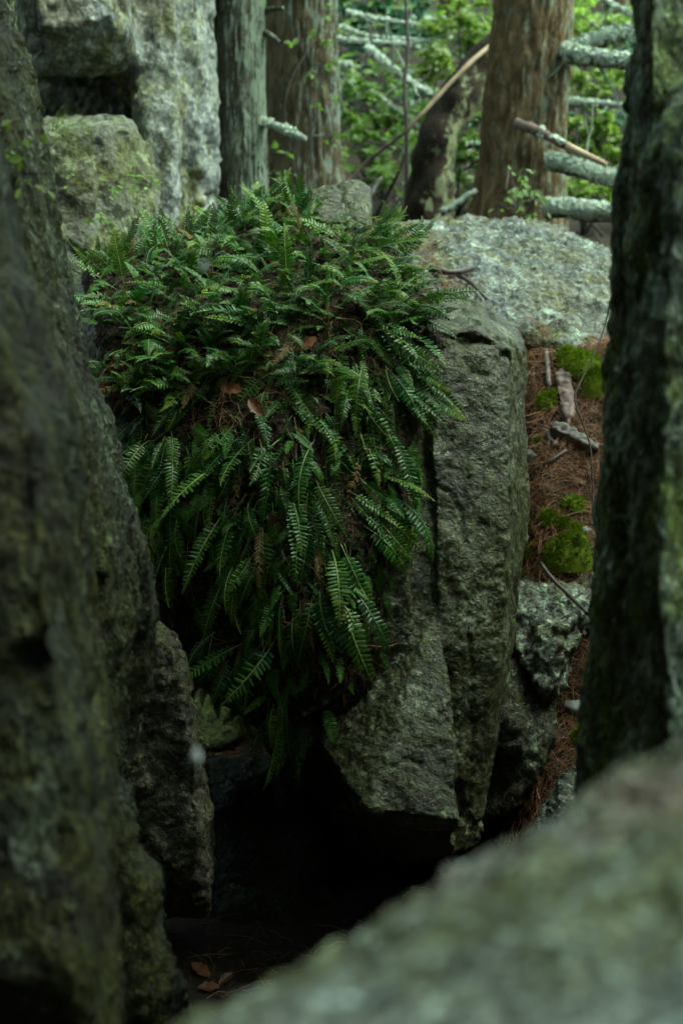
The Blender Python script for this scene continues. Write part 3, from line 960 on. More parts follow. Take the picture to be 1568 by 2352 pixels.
# ------------------------------------------------------------------ ferns
def frond_mesh(L=0.18, Wd=0.048, pairs=20, a0=0.15, droop=1.4, side=0.0, vfold=0.1, tiltf=0.25, stipe=0.16, seed=0, mat=None, ribmat=None, curl=0.2, torn=0.0):
    """a once-lobed fern frond: row of rounded lobes on both sides of a midrib; returns (blade mesh, midrib mesh)"""
    rr = random.Random(seed)
    n = 60
    ds = L / n
    p = np.zeros(3)
    Ps, Ts, Ns, Ss = [], [], [], []
    for i in range(n + 1):
        t = i / n
        a = a0 - droop * t ** 1.25
        b = side * t
        T = np.array([math.sin(b) * math.cos(a), math.cos(b) * math.cos(a), math.sin(a)])
        S = np.array([math.cos(b), -math.sin(b), 0.0])
        N = np.cross(S, T)
        Ps.append(p.copy())
        Ts.append(T)
        Ns.append(N)
        Ss.append(S)
        p = p + T * ds

    def at(t):
        k = min(max(t, 0), 1) * n
        i = min(int(k), n - 1)
        f = k - i
        return (Ps[i] * (1 - f) + Ps[i + 1] * f, Ts[i], Ns[i], Ss[i])

    def prof(t):
        u = (t - stipe) / (1 - stipe)
        return max(0.03, min(1.0, 0.66 + 1.6 * u) * (1 - 0.95 * (max(0, u - 0.35) / 0.65) ** 1.7))

    V, F, A = [], [], []
    sp = (1 - stipe) / pairs
    stations = (0.0, 0.3, 0.65, 0.9)
    wids = (0.60, 0.50, 0.50, 0.34)
    for k in range(pairs):
        for sgn in (-1, 1):
            t = stipe + sp * (k + 0.5 + (0.0 if sgn > 0 else 0.45)) * 0.985
            if t > 0.995 or rr.random() < torn:
                continue
            P, T, N, S = at(t)
            ln = Wd * 0.5 * prof(t) * rr.uniform(0.88, 1.08)
            w = sp * L * rr.uniform(0.66, 0.78)
            fwd = tiltf + rr.uniform(-0.08, 0.08) + 0.25 * t
            d = S * sgn * math.cos(fwd) + T * math.sin(fwd)
            up = N
            fold = vfold + rr.uniform(-0.12, 0.12)
            d1 = d * math.cos(fold) + up * math.sin(fold)
            q = T * math.cos(fwd) - S * sgn * math.sin(fwd)
            nn = up * math.cos(fold) - d * math.sin(fold)
            o = len(V)
            twist = rr.uniform(-0.25, 0.25)
            q = q * math.cos(twist) + nn * math.sin(twist)
            cu = curl * rr.uniform(0.5, 1.6)
            for s, wv in zip(stations, wids):
                c = P + d1 * (ln * s) - nn * (ln * cu * s * s)
                V += [c - q * (w * wv) - nn * w * 0.12, c + nn * w * 0.10, c + q * (w * wv) - nn * w * 0.12]
            V.append(P + d1 * ln - nn * (ln * cu))
            A += [t] * 13
            for r in range(3):
                a = o + r * 3
                for e in (0, 1):
                    f = [a + e, a + e + 1, a + e + 4, a + e + 3]
                    F.append(f if sgn < 0 else f[::-1])
            for e in (0, 1):
                f = [o + 9 + e, o + 10 + e, o + 12]
                F.append(f if sgn < 0 else f[::-1])
    # the pointed end lobe
    for i in range(n - 5, n):
        t0, t1 = i / n, (i + 1) / n
        (p0, _, n0, s0), (p1, _, _, s1) = at(t0), at(t1)
        w0, w1 = Wd * 0.05 * (n - i) / 5 + 0.0004, Wd * 0.05 * (n - i - 1) / 5 + 0.0002
        o = len(V)
        V += [p0 - s0 * w0, p0 + s0 * w0, p1 + s1 * w1, p1 - s1 * w1]
        A += [t0, t0, t1, t1]
        F.append([o, o + 1, o + 2, o + 3])
    blade = make_mesh('frond', np.array(V), F, mat, True, {'along': A})
    path = [Ps[i] + Ns[i] * 0.0012 for i in range(0, n + 1, 4)]
    rv, rf = tube(path, [0.0021 * (1 - 0.72 * i / (len(path) - 1)) for i in range(len(path))], 5)
    rib = make_mesh('midrib', rv, rf, ribmat, True)
    return blade, rib


FR = []
specs = [  # a0, droop, side, vfold, curl, L, W, pairs, share of torn lobes
    (0.40, 1.5, 0.15, 0.05, 0.25, 0.18, 0.058, 17, 0), (0.35, 1.2, -0.2, 0.15, 0.2, 0.165, 0.054, 16, 0), (0.25, 0.9, 0.3, 0.30, 0.15, 0.19, 0.054, 18, 0.04),
    (0.45, 1.8, -0.1, 0.10, 0.3, 0.17, 0.058, 16, 0), (0.15, 0.7, 0.1, 0.40, 0.1, 0.155, 0.052, 15, 0.0), (0.2, 0.9, -0.35, 0.2, 0.25, 0.20, 0.058, 19, 0.05),
    (0.4, 1.4, 0.4, 0.0, 0.35, 0.15, 0.050, 15, 0), (0.12, 0.5, -0.15, 0.25, 0.2, 0.18, 0.055, 17, 0.0), (0.1, 0.35, 0.2, 0.12, 0.3, 0.15, 0.050, 15, 0),
    (0.3, 1.9, 0.0, 0.02, 0.3, 0.16, 0.055, 16, 0.1), (0.2, 0.8, 0.6, 0.35, 0.4, 0.17, 0.048, 17, 0.15), (0.3, 1.1, -0.5, 0.1, 0.5, 0.16, 0.050, 16, 0.08),
    (0.35, 2.8, 0.5, 0.3, 0.6, 0.15, 0.045, 15, 0.2), (0.1, 0.2, -0.8, 0.55, 0.5, 0.17, 0.046, 16, 0.12), (0.5, 2.1, -0.6, 0.2, 0.2, 0.19, 0.050, 18, 0.06), (0.05, -0.2, 0.3, 0.35, 0.3, 0.12, 0.038, 13, 0.0),
    (0.15, 0.6, 0.0, 0.5, 0.15, 0.20, 0.055, 19, 0.0), (0.25, 1.3, 0.25, 0.2, 0.3, 0.13, 0.042, 14, 0.0)]
for i, (a0, dr, sd, vf, cu, L, wd, pr, torn) in enumerate(specs):
    FR.append(frond_mesh(L, wd, pr, a0, dr, sd, vf, 0.12, 0.16, 100 + i, M['frond'], M['rib'], cu, torn))
OLD = [frond_mesh(0.16, 0.036, 19, 0.2, 1.2, sd, 0.45, 0.4, 0.14, 150 + i, M['old_frond'], M['old_frond'], 0.6, 0.2) for i, sd in enumerate((0.3, -0.3, 0.0))]
HANG = [0, 1, 2, 4, 5, 7, 9, 10, 12, 13, 14, 16, 17]
ERECT = [1, 5, 7, 8, 4, 2, 17, 11, 13, 15, 14]


def frond_matrix(p, n, mode, rr, lean):
    """base matrix for a frond on the surface point p with normal n"""
    up = Vector((0, 0, 1))
    side = Vector((1, 0, 0))
    tocam = (CAMLOC - p).normalized()
    if mode == 'hang':        # out of the steep face, drooping
        t = n * rr.uniform(0.28, 0.7) + up * rr.uniform(-1.5, -0.45) + side * (lean + rr.gauss(0, 0.26)) + tocam * 0.05
        z = up * rr.uniform(0.0, 0.6) + n * 1.0 + side * rr.gauss(0, 0.25)
    elif mode == 'top':       # on the shoulder, arching out in every direction, mostly downhill
        t = n * rr.uniform(0.2, 0.8) + side * (lean + rr.gauss(0, 0.75)) + Vector((0, -1, 0)) * rr.uniform(-0.25, 0.9) + up * rr.uniform(0.0, 0.45)
        z = up * 1.0 + n * 0.3 + rr.gauss(0, 0.25) * side + tocam * 0.25
    else:                     # erect along the ridge, seen against the background
        t = up * rr.uniform(0.5, 1.1) + side * (lean + rr.gauss(0, 0.6)) + Vector((0, -1, 0)) * rr.uniform(-0.5, 0.5)
        z = tocam * rr.uniform(0.4, 1.0) + up * 0.5 + side * rr.gauss(0, 0.5)
    t.normalize()
    x = t.cross(z)
    x.normalize()
    z = x.cross(t)
    m = Matrix((x, t, z)).transposed().to_4x4()
    return m


# fern clumps: picture position of the clump's middle, half width, half height, number of fronds, habit, lean, label
CL = [
    (250, 610, 75, 45, 17, 'erect', -0.1, 'feathery fern at the far left end of the boulder top, against the rock wall'),
    (390, 560, 70, 40, 17, 'erect', 0.1, 'upright fern on the boulder edge in front of the low grey block'),
    (520, 520, 55, 35, 16, 'erect', 0.0, 'pale upright fern on the boulder edge below the grey lichened trunk'),
    (610, 495, 50, 35, 14, 'erect', 0.1, 'fern standing on the ridge between the two left trunks'),
    (672, 480, 34, 40, 13, 'erect', 0.0, 'tallest tip of fern on the ridge beside the small rock peak'),
    (800, 560, 50, 25, 10, 'top', 0.3, 'fern spreading in front of the small rock peak'),
    (895, 545, 40, 40, 12, 'erect', 0.7, 'fern leaning right towards the grey slab from the ridge'),
    (290, 700, 70, 55, 18, 'top', -0.1, 'glossy fern beside the left rock wall, upper left of the shoulder'),
    (440, 650, 75, 50, 20, 'top', 0.0, 'dense fern on the left of the boulder shoulder, below the upright edge ferns'),
    (600, 620, 70, 50, 18, 'top', 0.0, 'fern in the middle of the boulder shoulder below the ridge'),
    (760, 620, 70, 45, 16, 'top', 0.1, 'fern on the shoulder over bare brown peat, right of the middle'),
    (905, 640, 55, 45, 17, 'top', 0.6, 'fern at the right of the shoulder reaching over the slab edge'),
    (950, 720, 40, 40, 14, 'top', 0.6, 'fern hanging over the top corner of the square column'),
    (660, 560, 60, 35, 14, 'top', 0.05, 'fern just below the ridge, under the tallest tip'),
    (520, 590, 60, 35, 14, 'top', -0.05, 'fern below the ridge, under the grey lichened trunk'),
    (810, 580, 60, 35, 13, 'top', 0.2, 'fern below the small rock peak, above the bare peat'),
    (700, 680, 60, 35, 13, 'top', 0.0, 'fern between the bare peat and the longest midribs'),
    (560, 750, 85, 55, 20, 'top', -0.05, 'broad shiny fern at the centre of the mass, fronds pointing down'),
    (380, 800, 75, 55, 18, 'top', -0.1, 'shiny fern left of centre over a dark gap'),
    (700, 760, 70, 60, 19, 'hang', 0.05, 'fern with the longest pale midribs, centre of the mass'),
    (840, 760, 60, 55, 16, 'hang', 0.2, 'fern right of centre with drooping fronds near the column'),
    (300, 880, 50, 50, 14, 'top', 0.2, 'bright fern close to the left rock wall at mid height'),
    (450, 920, 80, 55, 18, 'hang', 0.05, 'fern left of the patch of orange leaves'),
    (820, 880, 80, 55, 18, 'hang', 0.2, 'fern with arched fronds beside the upper column face'),
    (620, 900, 80, 50, 16, 'hang', 0.0, 'fern above the patch of orange leaves'),
    (930, 900, 45, 55, 12, 'hang', 0.4, 'small fern touching the upper part of the square column'),
    (380, 1050, 60, 60, 15, 'hang', 0.0, 'hanging fern by the left rock wall below mid height'),
    (530, 1040, 75, 60, 17, 'hang', 0.0, 'hanging dark fern left of the centre line'),
    (320, 1000, 45, 50, 12, 'hang', 0.1, 'hanging fern squeezed beside the left rock wall under the bright one'),
    (340, 1250, 40, 60, 10, 'hang', 0.1, 'lowest fern beside the left rock wall in deep shade'),
    (760, 940, 75, 45, 15, 'hang', 0.1, 'fern right of the patch of orange leaves'),
    (860, 700, 55, 40, 14, 'top', 0.2, 'fern on the shoulder just left of the column top'),
    (640, 830, 70, 40, 13, 'hang', 0.0, 'fern hanging under the bare peat at the centre'),
    (900, 820, 40, 45, 12, 'hang', 0.25, 'fern at the upper right rim beside the column crack'),
    (400, 880, 60, 40, 11, 'top', 0.05, 'fern overhanging the left end of the orange leaf patch'),
    (720, 850, 70, 35, 12, 'top', 0.05, 'fern overhanging the right end of the orange leaf patch'),
    (540, 850, 60, 30, 13, 'top', 0.0, 'fern arching over the left of the two leaves in the fern gap'),
    (640, 930, 60, 35, 13, 'hang', 0.0, 'fern hanging just below the leaves in the fern gap'),
    (690, 1030, 75, 60, 17, 'hang', 0.0, 'hanging fern in the middle of the steep face'),
    (840, 1030, 65, 60, 16, 'hang', 0.2, 'hanging fern right of the middle of the steep face'),
    (400, 1190, 50, 60, 12, 'hang', 0.05, 'thin hanging fern in deep shade at the lower left'),
    (540, 1180, 75, 60, 15, 'hang', 0.0, 'hanging fern left on the lower steep face'),
    (680, 1180, 70, 60, 15, 'hang', 0.0, 'hanging fern in the middle of the lower steep face'),
    (830, 1190, 70, 60, 16, 'hang', 0.75, 'fern with long yellow green fronds reaching right over the crack'),
    (580, 1310, 75, 45, 12, 'hang', 0.0, 'sparse hanging fern above the big brown leaf'),
    (740, 1310, 70, 50, 14, 'hang', 0.1, 'hanging fern above the bright lower fronds'),
    (620, 1400, 55, 35, 10, 'hang', -0.1, 'bright glossy fern below the brown leaf'),
    (730, 1400, 65, 35, 11, 'hang', 0.25, 'bright glossy fern at the lower right over dark peat'),
    (560, 1510, 65, 35, 12, 'hang', -0.25, 'fern at the lower left tip of the hanging mass'),
    (645, 1650, 36, 50, 14, 'hang', 0.0, 'lowest fern, a chain of fronds dangling over the dark gap'),
]


def fern_plant(name, label, spots, mode, lean, rr, meshes, s_lo, s_hi, group, ribs=True, cat='fern'):
    root = None
    for p, n in spots:
        if root is None:
            root = empty(name, p)
            tag(root, label, cat, group)
        k = rr.choice(HANG if mode == 'hang' else ERECT if mode == 'erect' else HANG + [6, 3, 8, 11])
        m = frond_matrix(p, n, mode, rr, lean)
        s = rr.uniform(s_lo, s_hi) * (1.14 if mode == 'hang' else 1.0)
        base = p - n * 0.003
        mw = Matrix.Translation(base - root.location) @ m @ Matrix.Rotation(rr.gauss(0, 0.3), 4, 'Y') @ Matrix.Diagonal((s * rr.uniform(0.68, 1.0), s * (rr.uniform(1.0, 1.25) if mode == 'hang' else 1.0), s, 1))
        old = rr.random() < 0.08
        me = rr.choice(OLD) if old else meshes[k]
        f = obj('frond', me[0], root)
        f.matrix_local = mw
        if ribs:
            obj('midrib', me[1], f)
    return root


for ci, (cx, cy, hw, hh, nf, mode, lean, lab) in enumerate(CL):
    rr = random.Random(500 + ci)
    spots = []
    nf = int(nf * (1.6 if cy < 960 else 1.55 if cy < 1250 else 1.3))
    tries = 0
    while len(spots) < nf and tries < 400:
        tries += 1
        px, py = cx + rr.gauss(0, 0.55) * hw, cy + rr.gauss(0, 0.55) * hh
        # cast from a little above the frond's middle so the frond covers its place
        h = cast(px, py - (35 if mode == 'hang' else 0))
        if h is None:
            h = cast(px, py + 40)
        if h is None or (h[0] - CAMLOC).length > 5.4 or px > 955:
            continue
        spots.append(h)
    ck = rr.uniform(0.85, 1.1)
    if spots:
        fern_plant('fern', lab, spots, mode, lean, rr, FR, 0.5 * ck, 1.02 * ck, 'ferns growing over the boulder')

# shaded under-layer of small fronds between the named plants
ub = []
g = Geo()
ga = []
rr = random.Random(909)
small = []
for i in (1, 4, 7, 8):
    me = FR[i][0]
    v = np.zeros(len(me.vertices) * 3)
    me.vertices.foreach_get('co', v)
    small.append((v.reshape(-1, 3), [list(p.vertices) for p in me.polygons]))
cnt = 0
while cnt < 800:
    px, py = rr.uniform(170, 1000), rr.uniform(470, 1640)
    if not inside(FERN, np.array([px]), np.array([py]))[0]:
        continue
    if py > 1350 and rr.random() < 0.6:
        cnt += 1
        continue
    h = cast(px, py)
    cnt += 1
    if h is None:
        continue
    p, n = h
    v, f = rr.choice(small)
    m = frond_matrix(p, n, 'hang' if py > 760 else 'top', rr, 0)
    s = rr.uniform(0.35, 0.65)
    mm = np.array(m.to_3x3())
    g.add((v * s) @ mm.T + np.array(p - n * 0.01), f)
    ga.append(np.full(len(v), rr.uniform(0, 0.6)))
V, F = g.arrays()
o = solid('fern_undergrowth', V, F, M['frond'], attr={'along': np.concatenate(ga)})
tag(o, 'small young fronds filling the gaps under the larger ferns', 'fern', kind='stuff')

# dead fronds hanging under the living ones
DF = [frond_mesh(0.15, 0.03, 16, 0.1, 1.4, sd, 0.7, 0.5, 0.12, 300 + i, M['dead_frond'], M['dead_frond'], 0.7) for i, sd in enumerate((0.2, -0.3, 0.1, 0.0, 0.25, -0.1, 0.3, 0.0, 0.1, -0.2))]
for lab, cx, cy, hw, hh, nf, sc in (('withered dark fern hanging like a rag over the pale nose of the boulder', 858, 1560, 18, 50, 18, 1.0),
                                    ('thin withered fern strip left of the dark rag on the nose', 812, 1575, 9, 36, 9, 0.75),
                                    ('small withered purple brown fern at the top corner of the square column', 1002, 765, 14, 24, 7, 0.5),
                                    ('withered brown fern under the bright lower right fronds', 800, 1520, 45, 25, 12, 0.8)):
    rr = random.Random(hash(cx) % 1000)
    spots = [h for h in (cast(cx + rr.gauss(0, 0.6) * hw, cy + rr.gauss(0, 0.6) * hh) for _ in range(nf)) if h]
    r0 = None
    for p, n in spots:
        if r0 is None:
            r0 = empty('withered_fern', p)
            tag(r0, lab, 'fern', 'withered ferns on the boulder')
        t = (n * 0.2 + Vector((rr.gauss(0, 0.12), 0, -1))).normalized()
        x = t.cross(n).normalized()
        m = Matrix((x, t, x.cross(t))).transposed().to_4x4()
        f = obj('frond', DF[rr.randrange(10)][0], r0)
        f.matrix_local = Matrix.Translation(p + n * 0.004 - r0.location) @ m @ Matrix.Diagonal((sc, sc, sc, 1))


# ------------------------------------------------------------------ fallen needles, leaves, sticks, moss on the right slope and on the rocks
NEEDLE_V = []
for s, b in ((0, 0.0), (0.5, 0.06), (1.0, 0.0)):
    for a in (0, 2.09, 4.18):
        NEEDLE_V.append((0.008 * math.cos(a), s - 0.5, 0.008 * math.sin(a) + b))
NEEDLE_F = [[r * 3 + a, r * 3 + (a + 1) % 3, (r + 1) * 3 + (a + 1) % 3, (r + 1) * 3 + a] for r in (0, 1) for a in (0, 1, 2)]


def needles(name, P, N, label, lo, hi, spread=0.35, lift=0.006):
    n = len(P)
    D = rand_dirs(n)
    D -= N * (D * N).sum(1)[:, None]
    D /= np.linalg.norm(D, axis=1)[:, None] + 1e-9
    D += N * rng.normal(0, spread, n)[:, None] * 0.5
    S = rng.uniform(lo, hi, n)
    sz = np.stack([np.full(n, 0.052), S, np.full(n, 0.052)], 1)
    sz[:, 2] = np.where(rng.random(n) < 0.5, 0.09, 0.16)
    V, F = scatter(NEEDLE_V, NEEDLE_F, P + N * rng.uniform(0, lift, n)[:, None], D, N + rng.normal(0, 0.3, (n, 3)), sz)
    o = solid(name, V, F, M['fallen'], attr={'tone': np.repeat(np.clip(rng.beta(2, 2, n), 0, 1), len(NEEDLE_V))})
    tag(o, label, 'needles', kind='stuff')
    return o


def on_ground(n, x0, x1, y0, y1):
    x = rng.uniform(x0, x1, n)
    y = rng.uniform(y0, y1, n)
    z = gh(x, y)
    e = 0.02
    N = np.stack([-(gh(x + e, y) - z) / e, -(gh(x, y + e) - z) / e, np.ones(n)], 1)
    N /= np.linalg.norm(N, axis=1)[:, None]
    return np.stack([x, y, z], 1), N


P, N = on_ground(13000, 0.45, 1.15, 3.3, 5.1)
needles('fallen_needles', P, N, 'orange brown pine needles covering the slope between boulder and pillar', 0.05, 0.13, 0.45, 0.014)


def cast_many(polys, n, tree):
    out = []
    tries = 0
    while len(out) < n and tries < n * 12:
        tries += 1
        p = rng.choice(len(polys))
        x0, y0, x1, y1 = polys[p]
        h = cast(rng.uniform(x0, x1), rng.uniform(y0, y1), tree)
        if h:
            out.append(h)
    return np.array([tuple(a) for a, b in out]), np.array([tuple(b) for a, b in out])


P, N = cast_many([(440, 840, 660, 1010), (240, 840, 330, 940), (300, 1000, 900, 1500), (300, 1000, 900, 1500), (300, 560, 900, 900), (300, 560, 900, 900), (660, 1400, 860, 1560)], 800, None)
needles('peat_needles', P, N, 'loose brown needles caught on the peat between the ferns', 0.04, 0.10, 0.5, 0.02)
P, N = cast_many([(1000, 620, 1110, 690), (1010, 640, 1090, 670), (900, 540, 1010, 600), (960, 560, 1000, 640), (1180, 740, 1260, 790), (1000, 600, 1200, 780)], 260, sbvh)
needles('slab_needles', P, N, 'small drifts of orange needles lying on the grey slab boulder', 0.05, 0.10, 0.2, 0.008)
P, N = on_ground(700, -0.75, 0.35, 2.2, 4.2)
needles('cleft_needles', P, N, 'needles on the dark floor of the cleft under the boulder', 0.05, 0.12, 0.4, 0.012)


P, N = on_ground(2200, -0.75, 0.1, 4.5, 6.3)
needles('gap_needles', P, N, 'orange needles on the lit ground behind the small gap under the boulder', 0.05, 0.12, 0.4, 0.012)


# dead leaves
def dead_leaf_mesh(seed, L=0.09, wd=0.045):
    rr = random.Random(seed)
    V, F = [], []
    n, m = 9, 5
    for i in range(n + 1):
        t = i / n
        w = wd * 0.5 * (math.sin(math.pi * min(t * 1.02, 1)) ** 0.7 + 0.02) * (1 + 0.22 * math.sin(t * 21 + seed))
        for j in range(m):
            u = (j / (m - 1)) * 2 - 1
            z = 0.35 * w * u * u * rr.uniform(0.7, 1.2) + 0.03 * math.sin(t * 3 + seed) * L * 4 * (t - .5) ** 2 + rr.uniform(-1, 1) * 0.0015
            V.append((u * w, (t - 0.5) * L, z + 0.006))
    for i in range(n):
        for j in range(m - 1):
            F.append([i * m + j, i * m + j + 1, (i + 1) * m + j + 1, (i + 1) * m + j])
    return make_mesh('dead_leaf', np.array(V), F, M['dead_leaf'])


gbvh = BVHTree.FromPolygons(GV.tolist(), GF.tolist())
LEAVES = [
    (545, 1372, None, 1.15, 0.4, 'large crumpled red brown leaf lodged in the lower ferns'),
    (556, 1418, None, 0.55, 1.2, 'small orange leaf tip just under the large brown leaf in the ferns'),
    (262, 888, None, 0.8, 0.2, 'orange brown leaf between the left rock wall and the ferns'),
    (540, 905, None, 0.9, 1.5, 'orange brown leaf in the gap at the centre of the ferns'),
    (590, 945, None, 0.8, 0.7, 'pale brown leaf right of the orange one in the fern gap'),
    (710, 800, None, 0.8, 2.2, 'pinkish brown curled leaf high in the middle of the ferns'),
    (640, 1190, None, 0.7, 0.5, 'dark red leaf half hidden in the shaded hanging ferns'),
    (1325, 1106, gbvh, 0.75, 1.4, 'pale orange leaf lying above the small round moss tuft'),
    (1235, 1212, gbvh, 0.9, 0.8, 'dark red leaf beside the cluster of moss cushions'),
    (1222, 925, gbvh, 0.8, 2.6, 'bright red orange leaf against the right side of the column'),
    (1288, 912, gbvh, 0.5, 1.0, 'small bright orange leaf on the bark chunk'),
    (460, 2235, gbvh, 0.9, 0.5, 'brown leaf on the dark cleft floor nearest the left stone'),
    (480, 2275, gbvh, 0.8, 1.5, 'red brown leaf on the cleft floor by the foreground rock edge'),
    (520, 2255, gbvh, 0.7, 2.4, 'dull brown leaf on the cleft floor, rightmost of three'),
    (1308, 1655, gbvh, 0.7, 0.3, 'rusty leaf in the needle gap beside the lower moss cushion'),
]
for i, (px, py, tr, s, rz, lab) in enumerate(LEAVES):
    h = cast(px, py, tr)
    if not h:
        continue
    p, n = h
    lift = 0.02 if tr is None else 0.006
    q = (n + (CAMLOC - p).normalized() * 0.5).normalized().to_track_quat('Z', 'Y')
    o = obj('dead_leaf', dead_leaf_mesh(i + 1), None, p + n * lift)
    o.rotation_euler = (q.to_matrix().to_4x4() @ Matrix.Rotation(rz, 4, 'Z')).to_euler()
    o.scale = (s * 0.8, s * 0.8, s * 0.8)
    tag(o, lab, 'leaf', 'dead leaves')


# moss cushions
def moss_cushion(px, py, rw, rh, lab, tree=gbvh, sink=0.25, seed=0, blades=1600):
    h = cast(px, py + rh * 0.55, tree)
    p, n = h
    d = proj([tuple(p)])[2][0]
    k = HW * d / 784
    a, c = rw * k, rh * 1.5 * k
    rs = np.random.default_rng(seed + 5)
    nu, nv = 44, 16
    rad, ph = np.meshgrid(np.linspace(0, 1, nv + 1), np.linspace(0, 2 * np.pi, nu, endpoint=False), indexing='ij')
    edge_ = 1 + 0.22 * noise3(np.stack([np.cos(ph.ravel()) * 1.6, np.sin(ph.ravel()) * 1.6, np.full(ph.size, seed * 3.7)], 1), seed)
    X = rad.ravel() * np.cos(ph.ravel()) * edge_
    Y = rad.ravel() * np.sin(ph.ravel()) * edge_
    Z = 0.85 * np.sqrt(np.clip(1 - rad.ravel() ** 2.0, 0, 1))
    for q in range(5 if rw > 20 else 2):               # several domes grown together
        aq, rq, sq = rs.uniform(0, 6.28), rs.uniform(0.1, 0.55), rs.uniform(0.38, 0.6)
        dd = ((X - rq * np.cos(aq)) ** 2 + (Y - rq * np.sin(aq)) ** 2) / sq ** 2
        Z = np.maximum(Z, rs.uniform(0.75, 1.1) * np.sqrt(np.clip(1 - dd, 0, 1)))
    V = np.stack([X * a, Y * a * 0.85, Z * c * (1 + 0.10 * fbm(np.stack([X, Y, Z], 1) * 5, 3, seed)) - c * sink], 1)
    F = []
    for i in range(nv):
        for j in range(nu):
            F.append([i * nu + j, (i + 1) * nu + j, (i + 1) * nu + (j + 1) % nu, i * nu + (j + 1) % nu])
    root = empty('moss_cushion', p)
    tag(root, lab, 'moss', 'moss cushions on the needle slope')
    obj('cushion', make_mesh('cushion', V, F, M['moss']), root)
    N = normals_of(V, F)
    ii = rng.integers(0, len(V), blades)
    P = V[ii] + rng.normal(0, 0.04 * a, (blades, 3)) * 0.6
    Nn = N[ii]
    D = Nn + rng.normal(0, 0.45, (blades, 3))
    bv, bf = scatter([(-0.12, 0, 0), (0.12, 0, 0), (0, 1, 0.1)], [[0, 1, 2]], P - Nn * 0.003, D, rand_dirs(blades), rng.uniform(0.008, 0.019, blades))
    f = obj('moss_shoots', make_mesh('moss_shoots', bv, bf, M['moss']), root)
    f['kind'] = 'stuff'
    return root


MOSS = [
    (1328, 822, 54, 34, 'largest bright moss cushion against the foot of the grey slab'),
    (1366, 868, 40, 42, 'shaded moss cushion hanging over the hollow beside the pillar, upper right'),
    (1254, 914, 28, 22, 'low moss tuft left of the bark chunk'),
    (1238, 1012, 9, 8, 'tiny moss tuft left of the broken grey wood'),
    (1313, 1153, 30, 19, 'small oval moss cushion alone on the needles below the grey wood'),
    (1263, 1186, 26, 19, 'round moss cushion on the left behind the biggest lower one'),
    (1292, 1198, 22, 18, 'round moss cushion in the middle behind the biggest lower one'),
    (1318, 1212, 26, 14, 'dark flat moss cushion on the right behind the biggest lower one'),
    (1300, 1252, 62, 50, 'biggest dark green moss cushion above the ledge stone'),
    (1222, 1262, 15, 18, 'upright moss tuft touching the column near the biggest lower cushion'),
    (1212, 1325, 14, 12, 'dark moss tuft at the left edge of the ledge stone'),
    (1334, 1355, 18, 20, 'dark moss tuft on the ledge stone beside the pillar'),
    (1328, 1690, 22, 34, 'moss cushion low down between the pillar and the shadowed stones'),
]
for i, (px, py, rw, rh, lab) in enumerate(MOSS):
    moss_cushion(px, py, rw, rh, lab, seed=i, blades=4200 if rw > 40 else 1800)


# sticks and wood
def stick(name, pts, r0, r1, mat, lab, cat='stick', n=14, seg=7, rough=0.18, tree=None, lift=0.006, parent=None, group=None):
    """pts: (px, py[, extra depth]) dropped on the surface, or (px, py, d) when tree is 'free'"""
    Q = []
    for p in pts:
        if tree == 'free':
            Q.append(W(*p))
        else:
            h = cast(p[0], p[1], tree)
            if h:
                Q.append(h[0] + h[1] * (lift + (p[2] if len(p) > 2 else 0)))
    if len(Q) < 2:
        return None
    P = bezpath(Q, n)
    P = P + 0.25 * r0 * np.stack([noise3(P * 30 + 3, 1), noise3(P * 30 + 5, 2), noise3(P * 30 + 9, 3)], 1)
    V, F = tube(P, np.linspace(r0, r1, n), seg, True, 5, rough, 45)
    o = solid(name, V, F, mat, parent)
    if parent is None:
        tag(o, lab, cat, group)
    return o


stick('stick', [(992, 628), (1040, 634), (1086, 628)], 0.014, 0.010, M['wood_dark'], 'thick dark wet stick lying flat on the grey slab', tree=sbvh, lift=0.02, rough=0.3)
stick('stick', [(1052, 636), (1080, 660), (1112, 690)], 0.009, 0.005, M['wood_dark'], 'thin dark stick slanting down from the thick one on the slab', tree=sbvh, lift=0.02)
stick('stick', [(1252, 812), (1256, 850), (1260, 892)], 0.009, 0.008, M['wood_grey'], 'short smooth grey stick lying upright on the needles near the slab foot', tree=gbvh, lift=0.014)
stick('stick', [(1224, 870), (1242, 856), (1258, 846)], 0.005, 0.004, M['wood_dark'], 'short dark stick left of the smooth grey one', tree=gbvh, lift=0.012)
stick('stick', [(1234, 1084), (1262, 1066), (1298, 1042)], 0.008, 0.006, M['wood_dark'], 'dark stick below the broken grey wood', tree=gbvh, lift=0.016)
stick('stick', [(1242, 1296), (1268, 1330), (1300, 1366), (1346, 1408)], 0.007, 0.006, M['wood_dark'], 'dark slanting twig across the ledge stone', tree='free') if False else None
stick('stick', [(1240, 1294, 4.10), (1268, 1330, 4.05), (1304, 1366, 4.0), (1348, 1408, 3.9)], 0.006, 0.006, M['wood_dark'], 'dark slanting twig across the ledge stone', tree='free')
stick('root', [(1402, 690, 4.62), (1390, 740, 4.6), (1370, 800, 4.5), (1340, 860, 4.35), (1322, 902, 4.25), (1322, 930, 4.2), (1338, 975, 4.1), (1352, 1015, 4.02), (1358, 1060, 3.95), (1362, 1180, 3.8)], 0.0030, 0.0024, M['root'],
      'thin bare root curving down the slope beside the pillar', 'root', 40, 6, 0.15, 'free')
stick('bark_strip', [(1232, 765), (1250, 778), (1264, 792)], 0.010, 0.012, M['bark_chunk'], 'short reddish bark strip at the top of the needle slope', 'bark', tree=gbvh, lift=0.02)


